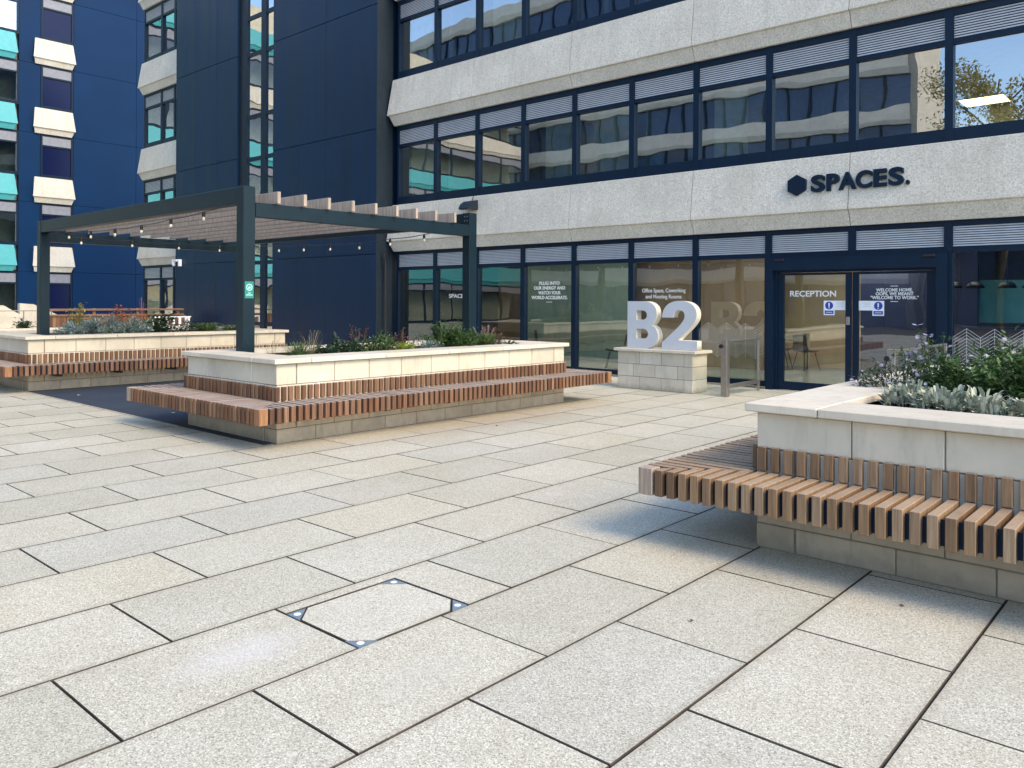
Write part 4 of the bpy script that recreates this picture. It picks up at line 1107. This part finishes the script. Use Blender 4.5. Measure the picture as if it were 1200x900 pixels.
def tuft(name, label, x, y, z, rad, h, n, lm, wd=.006, cat='grass', group=None, plume=None, curve=1.0):
    lf = MB()
    for i in range(n):
        a = rnd(0, 6.28); lean = rnd(.1, 1)*rad; b = Vector((x+math.cos(a)*rad*.2*rnd(0,1), y+math.sin(a)*rad*.2*rnd(0,1), z)); hh = h*rnd(.6, 1.1)
        pts = [b, b+Vector((math.cos(a)*lean*.3, math.sin(a)*lean*.3, hh*.55)), b+Vector((math.cos(a)*lean*.75, math.sin(a)*lean*.75, hh*.92)), b+Vector((math.cos(a)*lean*1.2, math.sin(a)*lean*1.2, hh*(1-.15*curve)))]
        s = Vector((-math.sin(a), math.cos(a), 0)); base = len(lf.v)
        for k, p in enumerate(pts):
            w2 = wd*(1, .8, .5, .1)[k]; lf.v += [tuple(p-s*w2), tuple(p+s*w2)]
        for k in range(3): lf.f.append((base+2*k, base+2*k+1, base+2*k+3, base+2*k+2)); lf.mi.append(0)
    t = thing(name, label, cat, (x, y, z), group); build('blades', lf, lm, t, fixn=False)
    if plume:
        pm, fl = MB(), MB()
        for i in range(plume[0]):
            a = rnd(0, 6.28); r = rnd(0, rad*.6); p0 = Vector((x, y, z)); p1 = Vector((x+math.cos(a)*r, y+math.sin(a)*r, z+h*rnd(1.05, 1.35)))
            pm.tube([p0, p1], .0025, 4)
            for j in range(26):
                s = j/26; q_ = p1.lerp(p0, s*.28); leafquad(fl, q_, rdir(-.1), Vector((0,0,1)), .022, .010)
        build('stems', pm, M['stem'], t); build('flower_heads', fl, plume[1], t, fixn=False)
    return t
def rosette(name, label, x, y, z, rad, n, L, W, lm, cat='plant', group=None, lift=.7):
    """clump of broad soft leaves"""
    lf = MB()
    for i in range(n):
        a = rnd(0, 6.28); r = rad*math.sqrt(rnd(0, 1)); p = Vector((x+math.cos(a)*r, y+math.sin(a)*r, z+rnd(0,.05)+.10*(1-r/rad)))
        tl = rnd(.3, 1.3)*lift; b = a+rnd(-.9, .9); d = Vector((math.cos(b)*math.cos(tl), math.sin(b)*math.cos(tl), math.sin(tl)))
        l, w2 = L*rnd(.6,1.2), W*rnd(.7,1.15); s = d.cross(Vector((0,0,1))).normalized(); nn = s.cross(d)
        base = len(lf.v); prof = [(0,.12,0),(.25,.75,.0),(.55,1,-.03),(.82,.72,-.12),(1,.05,-.24)]
        for (u, ww, dr_) in prof:
            c_ = p+d*l*u+Vector((0,0,dr_*l)); lf.v += [tuple(c_-s*w2*.5*ww+nn*w2*.12*ww), tuple(c_), tuple(c_+s*w2*.5*ww+nn*w2*.12*ww)]
        for k in range(4):
            o_ = base+3*k; lf.f += [(o_, o_+1, o_+4, o_+3), (o_+1, o_+2, o_+5, o_+4)]; lf.mi += [0, 0]
    t = thing(name, label, cat, (x, y, z), group); build('leaves', lf, lm, t, fixn=False); return t
Z = .82
# right planter
rosette('silver_leaf_plant', 'silvery soft leaved clump at the front left of the right planter', -1.62, 5.95, Z+.06, .17, 150, .115, .03, M['l_silver'], lift=1.15)
rosette('silver_leaf_plant', 'silvery leaved clump, second from the left in the right planter', -1.36, 5.78, Z+.06, .20, 190, .12, .032, M['l_silver'], lift=1.15)
rosette('silver_leaf_plant', 'silvery leaved clump, third from the left in the right planter', -1.13, 5.72, Z+.06, .17, 150, .115, .03, M['l_silver'], lift=1.15)
rosette('silver_leaf_plant', 'silvery soft leaved clump nearest the picture edge in the right planter', -.88, 5.68, Z+.06, .15, 120, .11, .028, M['l_silver'], lift=1.15)
bushy('aster', 'aster with pale purple flowers spilling over the left coping of the right planter', -1.95, 6.75, Z, .34, .32, 1100, .05, .016, M['l_dark'], 26, M['f_purple'], 26, .020, 'flowering plant')
bushy('aster', 'tall aster topped with purple flower heads in the right planter', -1.78, 7.1, Z, .26, .56, 900, .05, .017, M['l_green'], 20, M['f_purple'], 44, .024, 'flowering plant')
bushy('white_flower_plant', 'small white flowered plant low between the asters in the right planter', -1.72, 6.35, Z, .24, .22, 800, .04, .016, M['l_dark'], 20, M['f_white'], 70, .016, 'flowering plant')
bushy('geranium', 'dense green cranesbill mound in the middle of the right planter', -1.38, 6.55, Z, .34, .38, 1900, .058, .034, M['l_green'], 34)
bushy('geranium', 'dense green cranesbill mound at the picture edge of the right planter', -.95, 6.35, Z, .36, .43, 1900, .058, .034, M['l_green'], 34)
bushy('geranium', 'green cranesbill mound at the back of the right planter, dotted with white flowers', -1.25, 7.25, Z, .38, .50, 1700, .058, .034, M['l_green'], 30, M['f_white'], 46, .022)
bushy('geranium', 'darker green mound behind the picture edge clump in the right planter', -.62, 7.1, Z, .42, .48, 1500, .058, .034, M['l_dark'], 30)
bushy('geranium', 'green mound outside the picture edge in the right planter', .1, 6.6, Z, .42, .40, 1200, .058, .034, M['l_green'], 26)
bushy('gaura', 'loose pale flowered gaura drooping over the left coping of the right planter', -2.05, 7.35, Z, .36, .30, 300, .04, .012, M['l_green'], 18, M['f_purple'], 22, .016, 'flowering plant')
# middle planter, front to back along its length
tuft('grass_tuft', 'wispy grass beside the near pergola post in the middle planter', -8.65, 5.75, Z, .34, .26, 220, M['l_grass'], .004)
tuft('straw_grass', 'straw coloured feathery grass stems right of the near pergola post', -8.7, 5.95, Z, .30, .42, 40, M['l_straw'], .0025)
tuft('straw_grass', 'few dry grass stalks leaning against the near pergola post', -8.85, 5.5, Z, .26, .30, 30, M['l_straw'], .0025)
bushy('low_shrub', 'low dark leaved shrub near the front of the middle planter', -8.6, 6.35, Z, .34, .26, 700, .08, .05, M['l_dark'], 24)
bushy('red_shrub', 'small upright plum coloured shrub in the middle planter', -8.75, 6.75, Z, .17, .50, 170, .05, .03, M['l_plum'], 8)
bushy('mixed_shrub', 'green shrub with white flecks in the middle planter', -8.5, 6.85, Z, .30, .34, 800, .055, .034, M['l_green'], 28, M['f_white'], 10, .02)
rosette('lime_plant', 'lime green leaved plant in the middle planter', -8.5, 7.35, Z+.05, .14, 60, .12, .045, M['l_lime'], lift=1)
bushy('low_shrub', 'plum leaved low shrub behind the lime plant in the middle planter', -8.95, 7.7, Z, .22, .36, 240, .05, .03, M['l_plum'], 14)
bushy('low_shrub', 'grey green low shrub right of the lime plant in the middle planter', -8.5, 7.75, Z, .24, .24, 420, .05, .024, M['l_grey'], 18)
bushy('tall_shrub', 'tall green leafy shrub left of the pink grass in the middle planter', -8.6, 8.2, Z, .34, .44, 1400, .065, .030, M['l_green'], 36)
bushy('tall_shrub', 'mid green leafy shrub between the lime plant and the pink grass in the middle planter', -8.45, 8.45, Z, .28, .34, 1000, .06, .03, M['l_green'], 30)
bushy('tall_shrub', 'dark green leafy shrub behind the pink grass in the middle planter', -8.85, 8.7, Z, .30, .40, 800, .06, .026, M['l_dark'], 24)
tuft('pink_grass', 'green grass with pink feathery flower heads near the far end of the middle planter', -8.5, 8.95, Z, .32, .30, 320, M['l_grass'], .006, plume=(16, M['f_pink']))
bushy('tall_shrub', 'dark plum topped shrub at the far end of the middle planter', -8.75, 9.4, Z, .22, .34, 380, .05, .026, M['l_plum'], 16)
rosette('low_plant', 'broad leaved low plant at the front edge of the far end of the middle planter', -8.3, 9.25, Z, .18, 70, .14, .05, M['l_green'])
# left planter
bushy('lavender', 'grey leaved lavender mound near the far pergola post', -16.15, 5.85, Z, .34, .32, 1100, .09, .019, M['l_grey'], 40)
bushy('lavender', 'grey leaved lavender mound under the yellow tree in the left planter', -16.1, 6.35, Z, .38, .44, 1500, .10, .020, M['l_grey'], 50)
bushy('lavender', 'grey leaved lavender mound left of the red shrub in the left planter', -16.2, 6.95, Z, .36, .40, 1300, .10, .020, M['l_grey'], 46)
bushy('sapling', 'slender yellow leaved sapling behind the lavender in the left planter', -16.6, 6.05, Z, .22, .74, 190, .08, .05, M['l_yellow'], 9, cat='sapling')
bushy('red_shrub', 'red leaved autumn shrub in the left planter', -16.7, 6.95, Z, .30, .68, 260, .09, .055, M['l_red'], 11)
bushy('red_shrub', 'thin red leaved shrub right of the fence middle in the left planter', -17.2, 6.6, Z, .22, .5, 90, .07, .045, M['l_red'], 7)
bushy('dark_shrub', 'dark glossy leaved shrub in the middle of the left planter', -16.3, 7.55, Z, .36, .46, 420, .11, .07, M['l_dark'], 20)
tuft('tall_stalk', 'single tall dry flower stalk behind the dark shrub in the left planter', -16.8, 7.4, Z, .12, .85, 8, M['l_red'], .006)
bushy('dark_shrub', 'dark green shrub right of the glossy one in the left planter', -16.2, 8.05, Z, .32, .34, 520, .07, .03, M['l_dark'], 22)
tuft('grass_tuft', 'bright green grass clump towards the right end of the left planter', -16.1, 8.45, Z, .40, .30, 420, M['l_grass'], .009)
tuft('grass_tuft', 'darker grass clump at the right end of the left planter', -16.1, 9.0, Z, .36, .24, 300, M['l_grass'], .008)
# plants of the far low planter
for lb, y_, lm in (('green shrub at the left end of the far low planter', 8.3, M['l_dark']), ('grey shrub in the middle of the far low planter', 9.9, M['l_grey']), ('green shrub at the right end of the far low planter', 12.2, M['l_green'])):
    bushy('low_shrub', lb, -26.95, y_, .66, .4, .3, 260, .12, .06, lm, 14)

# autumn tree across the square (reflected in the upper right window)
def tree(label, x, y, h, cr, lm):
    t = thing('tree', label, 'tree', (x, y, 0)); tr, lf = MB(), MB()
    tr.tube([(x, y, 0), (x+.1, y, h*.3), (x-.05, y+.1, h*.62), (x, y, h*.9)], .22, 9, .04)
    for i in range(26):
        a = rnd(0, 6.28); z0 = h*rnd(.32, .8); p0 = Vector((x, y, z0)); e = p0+Vector((math.cos(a)*cr*rnd(.5,1), math.sin(a)*cr*rnd(.5,1), h*rnd(.05,.22)))
        tr.tube([p0, p0.lerp(e, .5)+Vector((0,0,.2)), e], .06, 5, .015)
        for k in range(420):
            s = rnd(.3, 1.1); p = p0.lerp(e, s)+Vector((rnd(-1,1), rnd(-1,1), rnd(-1,1)))*.55
            leafquad(lf, p, rdir(-1), Vector((0,0,1)), rnd(.14,.28), rnd(.09,.17))
    build('trunk', tr, M['trunk'], t); build('crown', lf, lm, t, fixn=False)
tree('autumn tree across the square, seen as the reflection in the upper right window', -9.4, -22, 15.5, 3.6, M['l_yellow'])

# fallen leaves
for i, (lb, x, y) in enumerate((('pale fallen leaf on the dark surface in front of the left planter', -14.2, 5.22), ('pale fallen leaf on the dark surface beside the middle planter', -11.04, 5.3),
                  ('tiny brown leaf on the slab below the right hand bench', -1.28, 4.55), ('tiny brown leaf on the large slab in the right foreground', -2.0, 3.62), ('tiny brown leaf on the paving beside the middle bench', -7.0, 7.6))):
    q = MB(); z = .008 if i < 2 else .002; r = .035 if i < 2 else .013; n = 9; c0 = (x, y, z+.012)
    ring = [(x+r*(1+.35*math.sin(3*a))*math.cos(a), y+r*.7*math.sin(a), z+rnd(0,.012)) for a in [2*math.pi*k/n for k in range(n)]]
    for k in range(n): q.face([c0, ring[k], ring[(k+1)%n]])
    tag(build('fallen_leaf', q, M['l_silver'] if i < 2 else M['trunk'], loc=(x, y, z)), lb, 'leaf')
